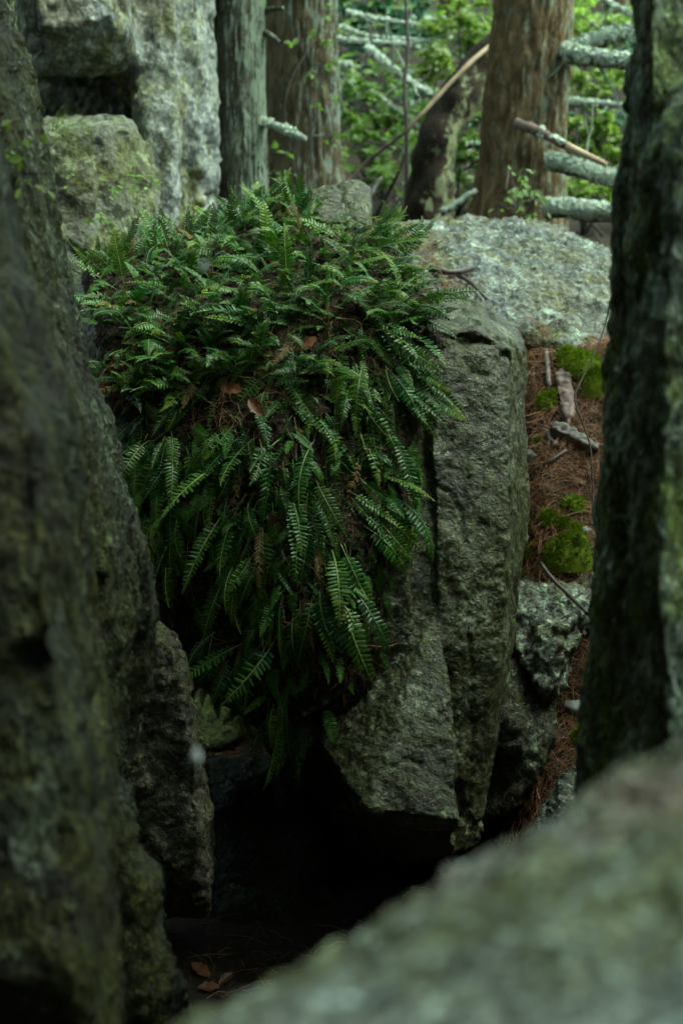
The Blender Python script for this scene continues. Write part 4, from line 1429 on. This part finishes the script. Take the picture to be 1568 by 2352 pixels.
def chunk(name, outline, d, thick, mat, lab, cat, seed, tree=gbvh):
    """flat splintered piece of wood or bark lying on the slope"""
    pts = []
    for px, py in outline:
        h = cast(px, py, tree)
        pts.append((h[0], h[1]))
    geo = []
    q = []
    for p, n in pts:
        q.append(tuple(p + n * thick))
        q.append(tuple(p - n * 0.01))
    V, N, F = remesh([hull_geo(q)], 0.006, 2)
    V = weather(V, N, seed, big=0.004, block=0.008, fine=0.004, bfreq=18, stretch=(1.4, 1, 1))
    tag(solid(name, V, F, mat), lab, cat)


chunk('bark_chunk', [(1272, 870), (1300, 842), (1312, 880), (1318, 950), (1302, 985), (1285, 950)], 4.3, 0.028, M['bark_chunk'], 'big purplish brown slab of pine bark on the needle slope', 'bark', 61)
chunk('bark_chunk', [(1272, 930), (1288, 940), (1302, 975), (1290, 975)], 4.2, 0.02, M['wood_grey'], 'small grey bark splinter at the lower end of the big bark slab', 'bark', 62)
chunk('broken_wood', [(1262, 985), (1300, 990), (1372, 1032), (1366, 1050), (1300, 1015), (1264, 1000)], 4.1, 0.04, M['wood_grey'], 'long splintered piece of grey weathered wood pointing at the pillar', 'wood', 63)
chunk('broken_wood', [(1248, 990), (1262, 1000), (1292, 1035), (1268, 1030), (1252, 1010)], 4.1, 0.022, M['wood_grey'], 'dark broken wood stub left under the long splintered piece', 'wood', 64)

# small pale stones
for i, (px, py, r, lab) in enumerate([(1272, 800, 0.018, 'small white stone at the left of the largest upper moss cushion'),
                                      (1215, 1058, 0.03, 'grey white pebble at the right edge of the column'),
                                      (1340, 1225, 0.02, 'white pebble between moss and pillar'),
                                      (1316, 1630, 0.028, 'grey pebble in the needle gap above the lowest moss cushion')]):
    h = cast(px, py, gbvh)
    bm = bmesh.new()
    bmesh.ops.create_icosphere(bm, subdivisions=3, radius=1)
    V = np.array([tuple(v.co) for v in bm.verts])
    F = [[v.index for v in f.verts] for f in bm.faces]
    bm.free()
    V = V * (1 + 0.25 * fbm(V * 1.3 + i * 7, 3, i))[:, None] * r * np.array([1, 0.9, 0.7]) + np.array(h[0]) + np.array([0, 0, r * 0.4])
    tag(solid('pebble', V, F, M['stone']), lab, 'stone', 'pebbles on the slope')


# ------------------------------------------------------------------ trees
def trunk_geo(px0, px1, py, d, top_px0, top_px1, ztop=12.0, seed=0, flare=0.25, ridge=0.05, lean_y=0.0):
    """trunk seen between px0..px1 at row py and between top_px0..top_px1 at the picture's top"""
    c0, c1 = W((px0 + px1) / 2, py, d), W((top_px0 + top_px1) / 2, 0, d)
    r0 = (px1 - px0) / 2 * HW * d / 784
    r1 = (top_px1 - top_px0) / 2 * HW * d / 784
    ax = (c1 - c0) / (c1.z - c0.z)
    zb = float(gh([c0.x], [c0.y])[0]) - 0.25
    rr0 = r0
    zs = np.concatenate([np.arange(zb, 3.4, 0.026), np.arange(3.4, ztop, 0.4)])
    nseg = 120
    ang = np.linspace(0, 2 * np.pi, nseg, endpoint=False)
    V = np.zeros((len(zs), nseg, 3))
    for i, z in enumerate(zs):
        t = (z - c0.z)
        r = r0 + (r1 - r0) * t / (c1.z - c0.z) if t > 0 else r0
        r = max(r, r1 * max(0.25, 1 - (z - c1.z) / (ztop - c1.z) * 0.75)) if z > c1.z else r
        if t < 0.25:
            r *= 1 + flare * ((0.25 - t) / 0.5) ** 1.5
        cx = c0.x + ax.x * t
        cy = c0.y + (ax.y * 0) * t + lean_y * t
        V[i, :, 0] = cx + r * np.cos(ang)
        V[i, :, 1] = cy + r * np.sin(ang)
        V[i, :, 2] = z
    Q = V.reshape(-1, 3)
    A = np.tile(ang, len(zs))
    B = np.stack([np.cos(A) * r0 * 26, np.sin(A) * r0 * 26, Q[:, 2] * 5.0], 1)
    k = 1 - np.abs(noise3(B, seed)) * 1.6
    k2 = noise3(B * 2.3, seed + 1)
    big = noise3(np.stack([np.cos(A) * 1.2, np.sin(A) * 1.2, Q[:, 2] * 1.3], 1), seed + 2)
    C = np.stack([np.repeat(V[:, :, 0].mean(1), nseg), np.repeat(V[:, :, 1].mean(1), nseg), Q[:, 2]], 1)
    pl = np.stack([np.cos(A) * r0 * 20, np.sin(A) * r0 * 20, Q[:, 2] * 4.5], 1)
    f1, f2, val = cells(pl + 0.4 * np.stack([k2, k, k2], 1), seed + 4)
    Q = C + (Q - C) * (1 + ridge * k + ridge * 0.7 * k2 + 0.05 * big + ridge * (1.3 * sstep(0.02, 0.3, f2 - f1) + 0.8 * val - 1.0))[:, None]
    F = []
    for i in range(len(zs) - 1):
        for j in range(nseg):
            F.append([i * nseg + j, i * nseg + (j + 1) % nseg, (i + 1) * nseg + (j + 1) % nseg, (i + 1) * nseg + j])
    return Q, F, C, zb


# a hemlock crown, shared by the trees (above the picture)
def crown_arrays(seed, n_br=46, rad=1.9, h=4.5):
    rr = np.random.default_rng(seed)
    G = Geo()
    Ps, Ds, Ns, Ss = [], [], [], []
    for b in range(n_br):
        t = b / n_br
        a = rr.uniform(0, 6.283)
        L = rad * (1 - t * 0.8) * rr.uniform(0.7, 1.1)
        z = t * h
        dirv = np.array([math.cos(a), math.sin(a), rr.uniform(-0.15, 0.1)])
        pth = np.array([np.array([0, 0, z]) + dirv * s * L + np.array([0, 0, -0.18 * L * s * s]) for s in np.linspace(0, 1, 6)])
        v, f = tube(pth, np.linspace(0.025, 0.004, 6), 5)
        G.add(v, f)
        m = int(120 * L)
        s = rr.uniform(0.15, 1, m)
        base = np.array([0, 0, z]) + dirv * (s * L)[:, None] + np.array([0, 0, -0.18 * L]) * (s * s)[:, None]
        off = rr.normal(0, 1, (m, 3)) * np.array([0.16, 0.16, 0.05])
        Ps.append(base + off)
        Ds.append(np.tile(dirv, (m, 1)) + rr.normal(0, 0.6, (m, 3)))
        Ns.append(np.array([0, 0, 1.0]) + rr.normal(0, 0.3, (m, 3)))
        Ss.append(rr.uniform(0.06, 0.16, m))
    lv = [(0, 0, 0), (-0.32, 0.35, 0), (0, 1, -0.05), (0.32, 0.35, 0)]
    V, F = scatter(lv, [[0, 1, 2, 3]], np.concatenate(Ps), np.concatenate(Ds), np.concatenate(Ns), np.concatenate(Ss))
    return G.arrays(), (V, F)


(LBV, LBF), (LFV, LFF) = crown_arrays(5)
limb_me = {}
crown_me = make_mesh('crown', LFV, LFF, M['needle'], False)


def tree(args, mat, lab, seed, crown_z=8.0, **kw):
    Q, F, C, zb = trunk_geo(*args, seed=seed, **kw)
    root = empty('tree', (C[0, 0], C[0, 1], zb + 0.25))
    tag(root, lab, 'tree')
    solid('trunk', Q, F, mat, root)
    if mat.name not in limb_me:
        limb_me[mat.name] = make_mesh('limbs', LBV, LBF, mat)
    top = C[-1]
    for nm, me in (('limbs', limb_me[mat.name]), ('crown', crown_me)):
        o = obj(nm, me, root)
        o.location = (top[0] - C[0, 0], top[1] - C[0, 1], crown_z - zb - 0.25 + 0.3)
        o.rotation_euler = (0, 0, seed * 1.3)
    return root


def limb(parent, pts, r0, r1, mat, name='branch', n=16, seg=12, rough=0.2):
    P = bezpath([W(*p) for p in pts], n)
    V, F = tube(P, np.linspace(r0, r1, n), seg, True, 7, rough, 14)
    return solid(name, V, F, mat, parent)


def lichen_on(parent, pts, r0, r1, count, name='lichen_crust', under=False, seed=0, size=(0.012, 0.035)):
    """frilly lichen scabs on the upper side of a branch"""
    count = int(count * 2.6)
    rr = np.random.default_rng(seed)
    P = bezpath([W(*p) for p in pts], 60)
    k = rr.integers(0, 59, count)
    keep = noise3(np.stack([k * 0.16, np.zeros(count), np.zeros(count)], 1), seed + 3) + rr.normal(0, 0.3, count) > -0.25
    k = k[keep]
    count = len(k)
    T = P[np.minimum(k + 1, 59)] - P[k]
    T /= np.linalg.norm(T, axis=1)[:, None]
    rad = (r0 + (r1 - r0) * k / 59)
    up = np.array([0, -0.55, 0.85]) + rr.normal(0, 0.65, (count, 3))
    up -= T * (up * T).sum(1)[:, None]
    up /= np.linalg.norm(up, axis=1)[:, None]
    S = rr.uniform(*size, count)
    tv = [(0, 0, 0.25)]
    for i in range(8):
        a = i * math.pi / 4
        r = 1.0 if i % 2 else 0.62
        tv.append((r * math.cos(a), r * math.sin(a), 0.10 * (i % 2) - 0.06))
    tf = [[0, 1 + i, 1 + (i + 1) % 8] for i in range(8)]
    D = T + rr.normal(0, 0.8, (count, 3))
    V, F = scatter(tv, tf, P[k] + (T * rr.uniform(-0.01, 0.01, count)[:, None]) + up * (rad * 0.98)[:, None], D, up + rr.normal(0, 0.3, (count, 3)), S)
    o = solid(name, V, F, M['lichen'], parent, smooth=False)
    o['kind'] = 'stuff'
    return o


t1 = tree((508, 614, 460, 7.0, 502, 612), M['bark_grey'], 'slim tree with pale blue grey lichened bark beside the cliff', 1, ridge=0.035)
pts = [(598, 280, 6.86), (640, 292, 6.78), (680, 310, 6.7), (700, 320, 6.66)]
limb(t1, pts, 0.024, 0.015, M['bark_log'], 'branch_stub')
lichen_on(t1, pts[:3], 0.022, 0.018, 110, seed=1, size=(0.01, 0.022))
limb(t1, [(590, 70, 6.86), (615, 78, 6.75), (640, 95, 6.7)], 0.026, 0.010, M['bark_grey'], 'branch_stub')
limb(t1, [(600, 28, 6.86), (625, 22, 6.75), (650, 18, 6.7)], 0.02, 0.008, M['bark_grey'], 'branch_stub')
t2 = tree((612, 782, 440, 8.2, 618, 768), M['bark_olive'], 'broad olive brown tree behind the slim grey one', 2, ridge=0.045)
t3 = tree((1092, 1282, 480, 7.6, 1126, 1292), M['bark_pine'], 'large brown pine trunk behind the grey slab', 3, ridge=0.05, flare=0.3)
pts = [(1188, 284, 7.15), (1230, 300, 7.0), (1300, 335, 6.9), (1392, 378, 6.85)]
limb(t3, pts[:3], 0.026, 0.022, M['bark_chunk'], 'broken_branch')
limb(t3, pts[2:], 0.022, 0.013, M['wood_pale'], 'broken_branch_tip', n=8)
lichen_on(t3, pts[1:3], 0.024, 0.023, 16, seed=2, size=(0.01, 0.024))

# leaning rotten trunk with a pale torn side and the bare branch leaning on it
P = bezpath([W(960, 640, 8.3), W(985, 480, 8.3), W(1010, 330, 8.3), W(1060, 220, 8.35), W(1125, 120, 8.4), W(1160, 60, 8.45)], 50)
V, F = tube(P, np.interp(np.linspace(0, 1, 50), [0, 0.3, 0.6, 0.8, 1], [0.16, 0.13, 0.115, 0.085, 0.03]), 28, True, 9, 0.28, 9)
o = solid('leaning_trunk', V, F, M['bark_dark'])
tag(o, 'dark rotten trunk leaning against the large pine', 'trunk')
o = solid('bare_branch', *tube(bezpath([W(935, 298, 7.7), W(975, 255, 7.7), W(1020, 205, 7.75), W(1075, 148, 7.8), W(1128, 102, 7.9)], 24), np.linspace(0.011, 0.014, 24), 9, True, 4, 0.12, 14), M['wood_pale'])
tag(o, 'pale barkless branch slanting up towards the large pine', 'branch')
stick('fallen_branch', [(790, 430, 8.0), (840, 375, 8.0), (890, 335, 7.95), (940, 296, 7.9)], 0.013, 0.010, M['bark_chunk'], 'dark reddish branch continuing the slant below the pale barkless one', 'branch', 20, 8, 0.2, 'free')
stick('fallen_branch', [(838, 475, 7.4), (852, 445, 7.4), (875, 410, 7.45)], 0.018, 0.010, M['wood_grey'], 'short grey branch standing behind the rock peak', 'branch', 12, 7, 0.15, 'free')
stick('fallen_branch', [(1010, 490, 7.2), (1040, 472, 7.2), (1065, 455, 7.2), (1092, 436, 7.2)], 0.022, 0.015, M['bark_log'], 'grey lichened branch low between rotten trunk and pine', 'branch', 12, 8, 0.2, 'free')
stick('sapling', [(934, 520, 8.6), (934, 300, 8.6), (928, 200, 8.6), (936, 100, 8.6), (930, -60, 8.6), (934, -400, 8.6)], 0.014, 0.009, M['wood_dark'], 'thin dark sapling stem rising in front of the green thicket', 'sapling', 24, 6, 0.1, 'free')


def lichen_branch(name, pts, r0, r1, count, lab, seed, mat='bark_log', cat='branch', size=(0.007, 0.022)):
    r0, r1 = r0 * 0.86, r1 * 0.7
    P = bezpath([W(*p) for p in pts], 30)
    root = empty(name, P[0])
    tag(root, lab, cat, 'dead branches with lichen')
    V, F = tube(P, np.linspace(r0, r1, 30), 14, True, seed, 0.22, 10)
    solid('wood', V, F, M[mat], root)
    lichen_on(root, pts, r0, r1, count, seed=seed, size=size)
    rr = np.random.default_rng(seed + 100)
    for q in range(5):                                 # broken side twigs
        i = rr.integers(3, 27)
        dv = rr.normal(0, 1, 3) * np.array([1, 0.6, 1])
        dv /= np.linalg.norm(dv)
        L = rr.uniform(0.12, 0.42)
        tp = P[i] + dv * (np.linspace(0, L, 7))[:, None] + np.cumsum(rr.normal(0, 0.012, (7, 3)), axis=0) * np.linspace(0, 1, 7)[:, None]
        tv, tf = tube(tp, np.linspace(min(0.010, r0 * 0.4), 0.002, 7), 6)
        solid('twig', tv, tf, M[mat], root)
    return root


lichen_branch('lichened_branch', [(1262, 165, 7.4), (1300, 130, 7.3), (1360, 95, 7.2), (1440, 75, 7.1), (1560, 40, 7.0)], 0.06, 0.05, 700, 'upper arm of the forked lichen covered branch right of the pine', 11)
lichen_branch('lichened_branch', [(1275, 112, 7.35), (1330, 128, 7.15), (1430, 140, 7.0), (1600, 165, 6.9)], 0.055, 0.05, 600, 'lower arm of the forked lichen covered branch, part bare reddish wood', 12)
lichen_branch('lichened_branch', [(1270, 232, 8.2), (1340, 237, 8.1), (1440, 243, 8.0), (1600, 250, 7.9)], 0.028, 0.024, 420, 'straight level lichened branch right of the pine', 13)
lichen_branch('lichened_branch', [(1262, 370, 7.3), (1330, 388, 7.2), (1420, 415, 7.1), (1600, 465, 7.0)], 0.052, 0.058, 700, 'thick lichened branch sloping down below the broken one', 14)
lichen_branch('fallen_log', [(1255, 478, 7.1), (1330, 482, 7.0), (1430, 492, 6.9), (1650, 500, 6.7)], 0.055, 0.07, 420, 'dark fallen log with lichen on top, behind the slab corner', 15, cat='log')
lichen_branch('lichened_branch', [(1370, -20, 8.2), (1400, 8, 8.1), (1440, 30, 8.0), (1560, 80, 7.9)], 0.02, 0.022, 160, 'thin lichened branch in the top right corner', 16)
bgb = [
    ([(740, 88, 9.4), (820, 98, 9.3), (925, 103, 9.2), (1010, 130, 9.2)], 0.028, 'uppermost level lichened branch in the green thicket'),
    ([(800, 30, 10), (850, 42, 10), (960, 60, 9.9), (1040, 90, 9.9)], 0.026, 'thin lichened branch at the top of the thicket'),
    ([(845, 112, 9.2), (880, 140, 9.1), (925, 178, 9.0), (990, 218, 8.9)], 0.032, 'lichened branch falling to the right in the thicket centre'),
    ([(735, 140, 9.0), (770, 150, 8.9), (805, 150, 8.9)], 0.034, 'short lichened stub right of the olive brown tree'),
    ([(780, 60, 9.6), (850, 85, 9.5), (990, 100, 9.4), (1090, 150, 9.4)], 0.016, 'long thin grey branch crossing the thicket'),
    ([(940, 170, 9.5), (965, 195, 9.4), (992, 220, 9.3)], 0.03, 'short pale lichened piece left of the bare branch'),
    ([(850, 210, 9.8), (920, 260, 9.7), (1000, 330, 9.6)], 0.016, 'thin dim branch low in the thicket'),
]
for i, (pts, r, lab) in enumerate(bgb):
    lichen_branch('lichened_branch', pts, r, r * 0.85, 200, lab, 30 + i, size=(0.008, 0.022))

# ------------------------------------------------------------------ shrubs and far undergrowth
LEAF_V = [(0, 0, 0), (-0.22, 0.22, 0.05), (-0.30, 0.48, 0.07), (-0.17, 0.78, 0.03), (0, 1, -0.10), (0.17, 0.78, 0.03), (0.30, 0.48, 0.07), (0.22, 0.22, 0.05), (0, 0.45, -0.02)]
LEAF_F = [[8, 0, 1, 2], [8, 2, 3, 4], [8, 4, 5, 6], [8, 6, 7, 0]]


def shrub(name, lab, base_px, d, blobs, nleaf, mat, size, seed, group='shrubs behind the boulders', stem_r=0.012, cat='shrub', droop=0.3, on_rock=False):
    """blobs: (px, py, radius_px, depth offset): leaf sprays, each on its own twig from the base"""
    rr = np.random.default_rng(seed)
    b = W(base_px[0], base_px[1], d)
    gz = b.z if on_rock else float(gh([b.x], [b.y])[0])
    root = empty(name, (b.x, b.y, gz))
    tag(root, lab, cat, group)
    G = Geo()
    Ps, Ds, Ns = [], [], []
    tot = sum(q[2] ** 2 for q in blobs)
    for (px, py, rp, dd) in blobs:
        c = np.array(W(px, py, d + dd))
        r = rp * HW * d / 784
        s0 = np.array([b.x, b.y, gz])
        mid = s0 * 0.45 + c * 0.55 + (rr.normal(0, 0.12, 3) + np.array([0, 0, 0.12])) * (0.2 if on_rock else 1)
        pth = bezpath([s0, mid, c], 12)
        v, f = tube(pth, np.linspace(stem_r, min(0.004, stem_r * 0.7), 12), 5)
        G.add(v, f)
        n = max(6, int(nleaf * rp * rp / tot))
        nt = max(3, n // 14)
        for k in range(nt):           # twigs with a row of leaves
            o = rr.normal(0, 0.5, 3) * r * np.array([1, 1, 0.8])
            dv = rr.normal(0, 1, 3) * np.array([1, 1, 0.4]) + np.array([0, -0.2, 0.1])
            dv /= np.linalg.norm(dv)
            L = rr.uniform(0.5, 1.0) * max(r * 0.8, 0.14)
            tp = c + o + dv * np.linspace(0, L, 5)[:, None] + np.array([0, 0, -0.2 * L]) * (np.linspace(0, 1, 5) ** 2)[:, None]
            v, f = tube(tp, np.linspace(min(0.0035, stem_r * 0.6), 0.001, 5), 4)
            G.add(v, f)
            m = n // nt
            s = rr.uniform(0.1, 1.0, m)
            Ps.append(c + o + dv * (s * L)[:, None] + np.array([0, 0, -0.2 * L]) * (s * s)[:, None])
            sd = np.cross(dv, [0, 0, 1.0])
            sg = np.where(rr.random(m) < 0.5, -1, 1)
            Ds.append(dv * 0.5 + sd * sg[:, None] * 0.9 + rr.normal(0, 0.35, (m, 3)) + np.array([0, 0, -droop]))
            Ns.append(np.array([0, -0.5, 1.0]) + rr.normal(0, 0.6, (m, 3)))
    v, f = G.arrays()
    solid('stems', v, f, M['wood_dark'], root)
    P = np.concatenate(Ps)
    V, F = scatter(LEAF_V, LEAF_F, P, np.concatenate(Ds), np.concatenate(Ns), rr.uniform(size[0], size[1], len(P)) * (0.75 if cat == 'shrub' else 1.0))
    o = solid('foliage', V, F, mat, root)
    return root


shrub('shrub', 'spring green shrub left of the large pine, at the top of the thicket', (1040, 470), 9.3, [(1050, 60, 60, 0), (1090, 110, 45, 0.2), (1020, 130, 50, -0.2), (1070, 190, 45, 0.1), (1100, 30, 40, 0.3), (1110, 200, 40, 0.1)], 1100, M['leaf_spring'], (0.06, 0.11), 1)
shrub('shrub', 'spring green shrub in the middle of the thicket behind the sapling', (880, 480), 9.8, [(830, 220, 55, 0), (880, 200, 50, 0.2), (900, 270, 55, 0), (850, 300, 50, -0.2), (960, 240, 45, 0.2), (820, 150, 40, 0)], 1100, M['leaf_mid'], (0.06, 0.10), 2)
shrub('shrub', 'green shrub low between olive brown tree and rotten trunk', (860, 480), 9.0, [(810, 330, 45, 0), (870, 350, 50, 0), (920, 330, 45, 0.2), (900, 400, 50, -0.1), (830, 400, 40, 0), (790, 260, 30, 0)], 800, M['leaf_mid'], (0.05, 0.09), 3)
shrub('shrub', 'light green shrub between rotten trunk and pine', (1050, 480), 9.0, [(1070, 300, 40, 0), (1090, 360, 35, 0), (1050, 400, 45, 0), (1080, 430, 35, 0.1), (1100, 260, 35, 0.2)], 600, M['leaf_mid'], (0.06, 0.10), 4)
shrub('shrub', 'bright yellow green shrub behind the level lichened branch', (1370, 470), 9.2, [(1330, 190, 50, 0), (1390, 210, 50, 0), (1320, 290, 50, 0), (1390, 300, 55, -0.1), (1350, 340, 50, 0), (1410, 360, 45, 0), (1420, 170, 40, 0.2)], 1300, M['leaf_spring'], (0.06, 0.10), 5)
shrub('shrub', 'bright green shrub in the top right between pine and pillar', (1360, 480), 9.8, [(1320, 50, 50, 0), (1370, 80, 50, 0), (1420, 60, 45, 0), (1310, 110, 40, 0.1), (1340, 10, 50, 0.2)], 800, M['leaf_spring'], (0.06, 0.10), 6)
shrub('shrub', 'low bright green shrub behind the dark fallen log', (1340, 500), 8.4, [(1310, 430, 40, 0), (1350, 445, 40, 0), (1400, 440, 45, 0), (1300, 465, 30, 0), (1430, 420, 40, 0.2)], 700, M['leaf_spring'], (0.05, 0.08), 7)
shrub('rhododendron', 'dull blue green rhododendron at the top left of the thicket', (830, 470), 11.5, [(800, 20, 60, 0), (860, 50, 60, 0), (920, 30, 60, 0.2), (780, 110, 45, 0), (970, 60, 50, 0), (840, -40, 60, 0)], 800, M['leaf_blue'], (0.10, 0.16), 8)
shrub('rhododendron', 'dull blue green rhododendron behind the bare branch', (1000, 470), 11.0, [(960, 300, 55, 0), (1060, 260, 50, 0), (930, 210, 50, 0), (1000, 380, 50, 0), (960, 420, 50, 0), (1080, 330, 45, 0)], 700, M['leaf_blue'], (0.09, 0.15), 9)
shrub('rhododendron', 'dull blue green rhododendron behind the branches on the right', (1380, 480), 11.5, [(1320, 330, 60, 0), (1420, 280, 60, 0), (1330, 130, 60, 0), (1420, 120, 60, 0), (1380, 420, 50, 0)], 700, M['leaf_blue'], (0.09, 0.15), 10)
shrub('seedling', 'slender seedling with hanging leaves in front of the large pine', (1200, 500), 6.5, [(1160, 440, 26, 0), (1210, 430, 26, 0), (1190, 400, 20, 0), (1230, 455, 20, 0), (1170, 480, 18, 0), (1215, 485, 18, 0)], 60, M['leaf_mid'], (0.03, 0.05), 11, stem_r=0.004, cat='seedling', droop=0.9)
shrub('seedling', 'sprig of green leaves in front of the low grey block', (300, 560), 5.0, [(210, 490, 26, 0), (240, 430, 24, 0), (290, 420, 24, 0), (190, 405, 18, -0.1), (240, 520, 22, 0), (320, 440, 18, 0)], 60, M['leaf_mid'], (0.02, 0.034), 12, stem_r=0.0014, cat='seedling', on_rock=True)
shrub('seedling', 'small leaf sprig between the slim grey and the olive brown tree', (630, 500), 7.5, [(625, 395, 20, 0), (632, 350, 16, 0), (622, 420, 14, 0)], 26, M['leaf_mid'], (0.035, 0.055), 13, stem_r=0.003, cat='seedling')
shrub('seedling', 'blurred green leaves hanging at the left picture edge', (-20, 410), 2.3, [(14, 378, 16, 0), (30, 392, 12, 0), (5, 400, 12, 0), (48, 398, 8, 0)], 22, M['leaf_spring'], (0.018, 0.028), 14, stem_r=0.001, cat='seedling', on_rock=True)
shrub('seedling', 'leafy twig across the upper part of the olive brown tree', (740, 470), 7.6, [(720, 90, 30, 0), (745, 150, 30, 0), (700, 180, 26, 0), (760, 60, 26, 0), (730, 240, 24, 0), (755, 310, 22, 0)], 60, M['leaf_mid'], (0.035, 0.055), 15, stem_r=0.004, cat='seedling')
shrub('seedling', 'tiny green plant at the foot of the pillar beside the slab', (1408, 700), 5.6, [(1408, 655, 10, 0), (1406, 690, 9, 0), (1404, 720, 8, 0)], 26, M['leaf_spring'], (0.03, 0.05), 16, stem_r=0.003, cat='seedling')

# grass tuft in the cliff crack
h = W(130, 290, 5.2)
n = 60
D = np.array([0.7, -0.3, 0.35]) + rng.normal(0, 0.35, (n, 3))
tv = []
for i in range(6):
    s = i / 5
    w = 0.012 * (1 - s)
    tv += [(-w, s, -0.35 * s * s), (w + 0.0005, s, -0.35 * s * s)]
tf = [[2 * i, 2 * i + 1, 2 * i + 3, 2 * i + 2] for i in range(5)]
V, F = scatter(tv, tf, np.array(h) + rng.normal(0, 0.012, (n, 3)), D, np.array([0, 0, 1.0]) + rng.normal(0, 0.2, (n, 3)), rng.uniform(0.09, 0.17, n))
o = solid('grass_tuft', V, F, M['grass'])
tag(o, 'small grass tuft sticking out of the cliff foot at the left', 'grass')

# far wood: undergrowth mass on the hillside
n = 26000
x = rng.uniform(-9, 14, n)
y = rng.uniform(10.5, 30, n)
z = gh(x, y)
clump = fbm(np.stack([x, y, z * 0], 1) * 0.7, 3, 60)
hgt = np.clip(0.9 + 1.1 * clump, 0.05, 2.4)
P = np.stack([x, y, z + rng.random(n) ** 1.2 * hgt], 1)
D = rand_dirs(n) * np.array([1, 1, 0.4])
V, F = scatter(LEAF_V, LEAF_F, P, D, np.array([0, -0.3, 1.0]) + rng.normal(0, 0.5, (n, 3)), rng.uniform(0.06, 0.14, n))
o = solid('far_undergrowth', V, F, M['leaf_mid'])
tag(o, 'far mass of green undergrowth on the hillside', 'undergrowth', kind='stuff')
# a few far trunks
for i, (px, w, d, lab) in enumerate([(1030, 60, 15, 'distant dim trunk behind the top of the bare branch'), (860, 40, 17, 'distant dim trunk seen through the thicket on the left'),
                                     (1395, 50, 14, 'distant reddish trunk between pine and pillar'), (1320, 34, 18, 'farthest thin trunk right of the pine')]):
    b = W(px, 330, d)
    zb = float(gh([b.x], [b.y])[0]) - 0.2
    r = w / 2 * HW * d / 784
    pth = [(b.x + 0.03 * k, b.y, zb + k * 0.6) for k in range(16)]
    root = empty('tree', pth[0])
    tag(root, lab, 'tree')
    V, F = tube(pth, np.linspace(r * 1.15, r * 0.6, 16), 20, True, i, 0.08, 5)
    solid('trunk', V, F, M['bark_pine'], root)
    if M['bark_pine'].name not in limb_me:
        limb_me[M['bark_pine'].name] = make_mesh('limbs', LBV, LBF, M['bark_pine'])
    for nm, me in (('limbs', limb_me[M['bark_pine'].name]), ('crown', crown_me)):
        c = obj(nm, me, root)
        c.location = (0.4, 0, 8.0)
        c.rotation_euler = (0, 0, i)

# thin twigs in the dark cleft
stick('twig', [(1040, 1990, 3.3), (1080, 1988, 3.28), (1115, 1975, 3.26), (1135, 1955, 3.25), (1160, 1925, 3.25)], 0.0016, 0.001, M['wood_dark'], 'thin bare twig bridging the gap above the foreground rock', 'twig', 16, 5, 0.1, 'free')
stick('twig', [(455, 1455, 3.45), (490, 1480, 3.4), (530, 1500, 3.42), (560, 1440, 3.45)], 0.0015, 0.001, M['wood_grey'], 'hair thin dry twig beside the lower left ferns', 'twig', 16, 4, 0.1, 'free') if False else None

# falling drops, blurred by the lens
for px, py, d, r, lab in ((450, 1738, 1.05, 0.0042, 'white blurred falling drop in front of the tan stone'), (470, 613, 1.2, 0.003, 'faint blurred falling drop in front of the upper left ferns')):
    bm = bmesh.new()
    bmesh.ops.create_uvsphere(bm, u_segments=16, v_segments=12, radius=r)
    for v in bm.verts:
        v.co.z *= 1.5 if v.co.z < 0 else 2.0 - 0.0
        if v.co.z > 0:
            k = 1 - 0.6 * v.co.z / (2 * r)
            v.co.x *= k
            v.co.y *= k
    me = bpy.data.meshes.new('raindrop')
    bm.to_mesh(me)
    bm.free()
    me.materials.append(M['drop'])
    tag(obj('raindrop', me, None, W(px, py, d)), lab, 'raindrop', 'falling drops')
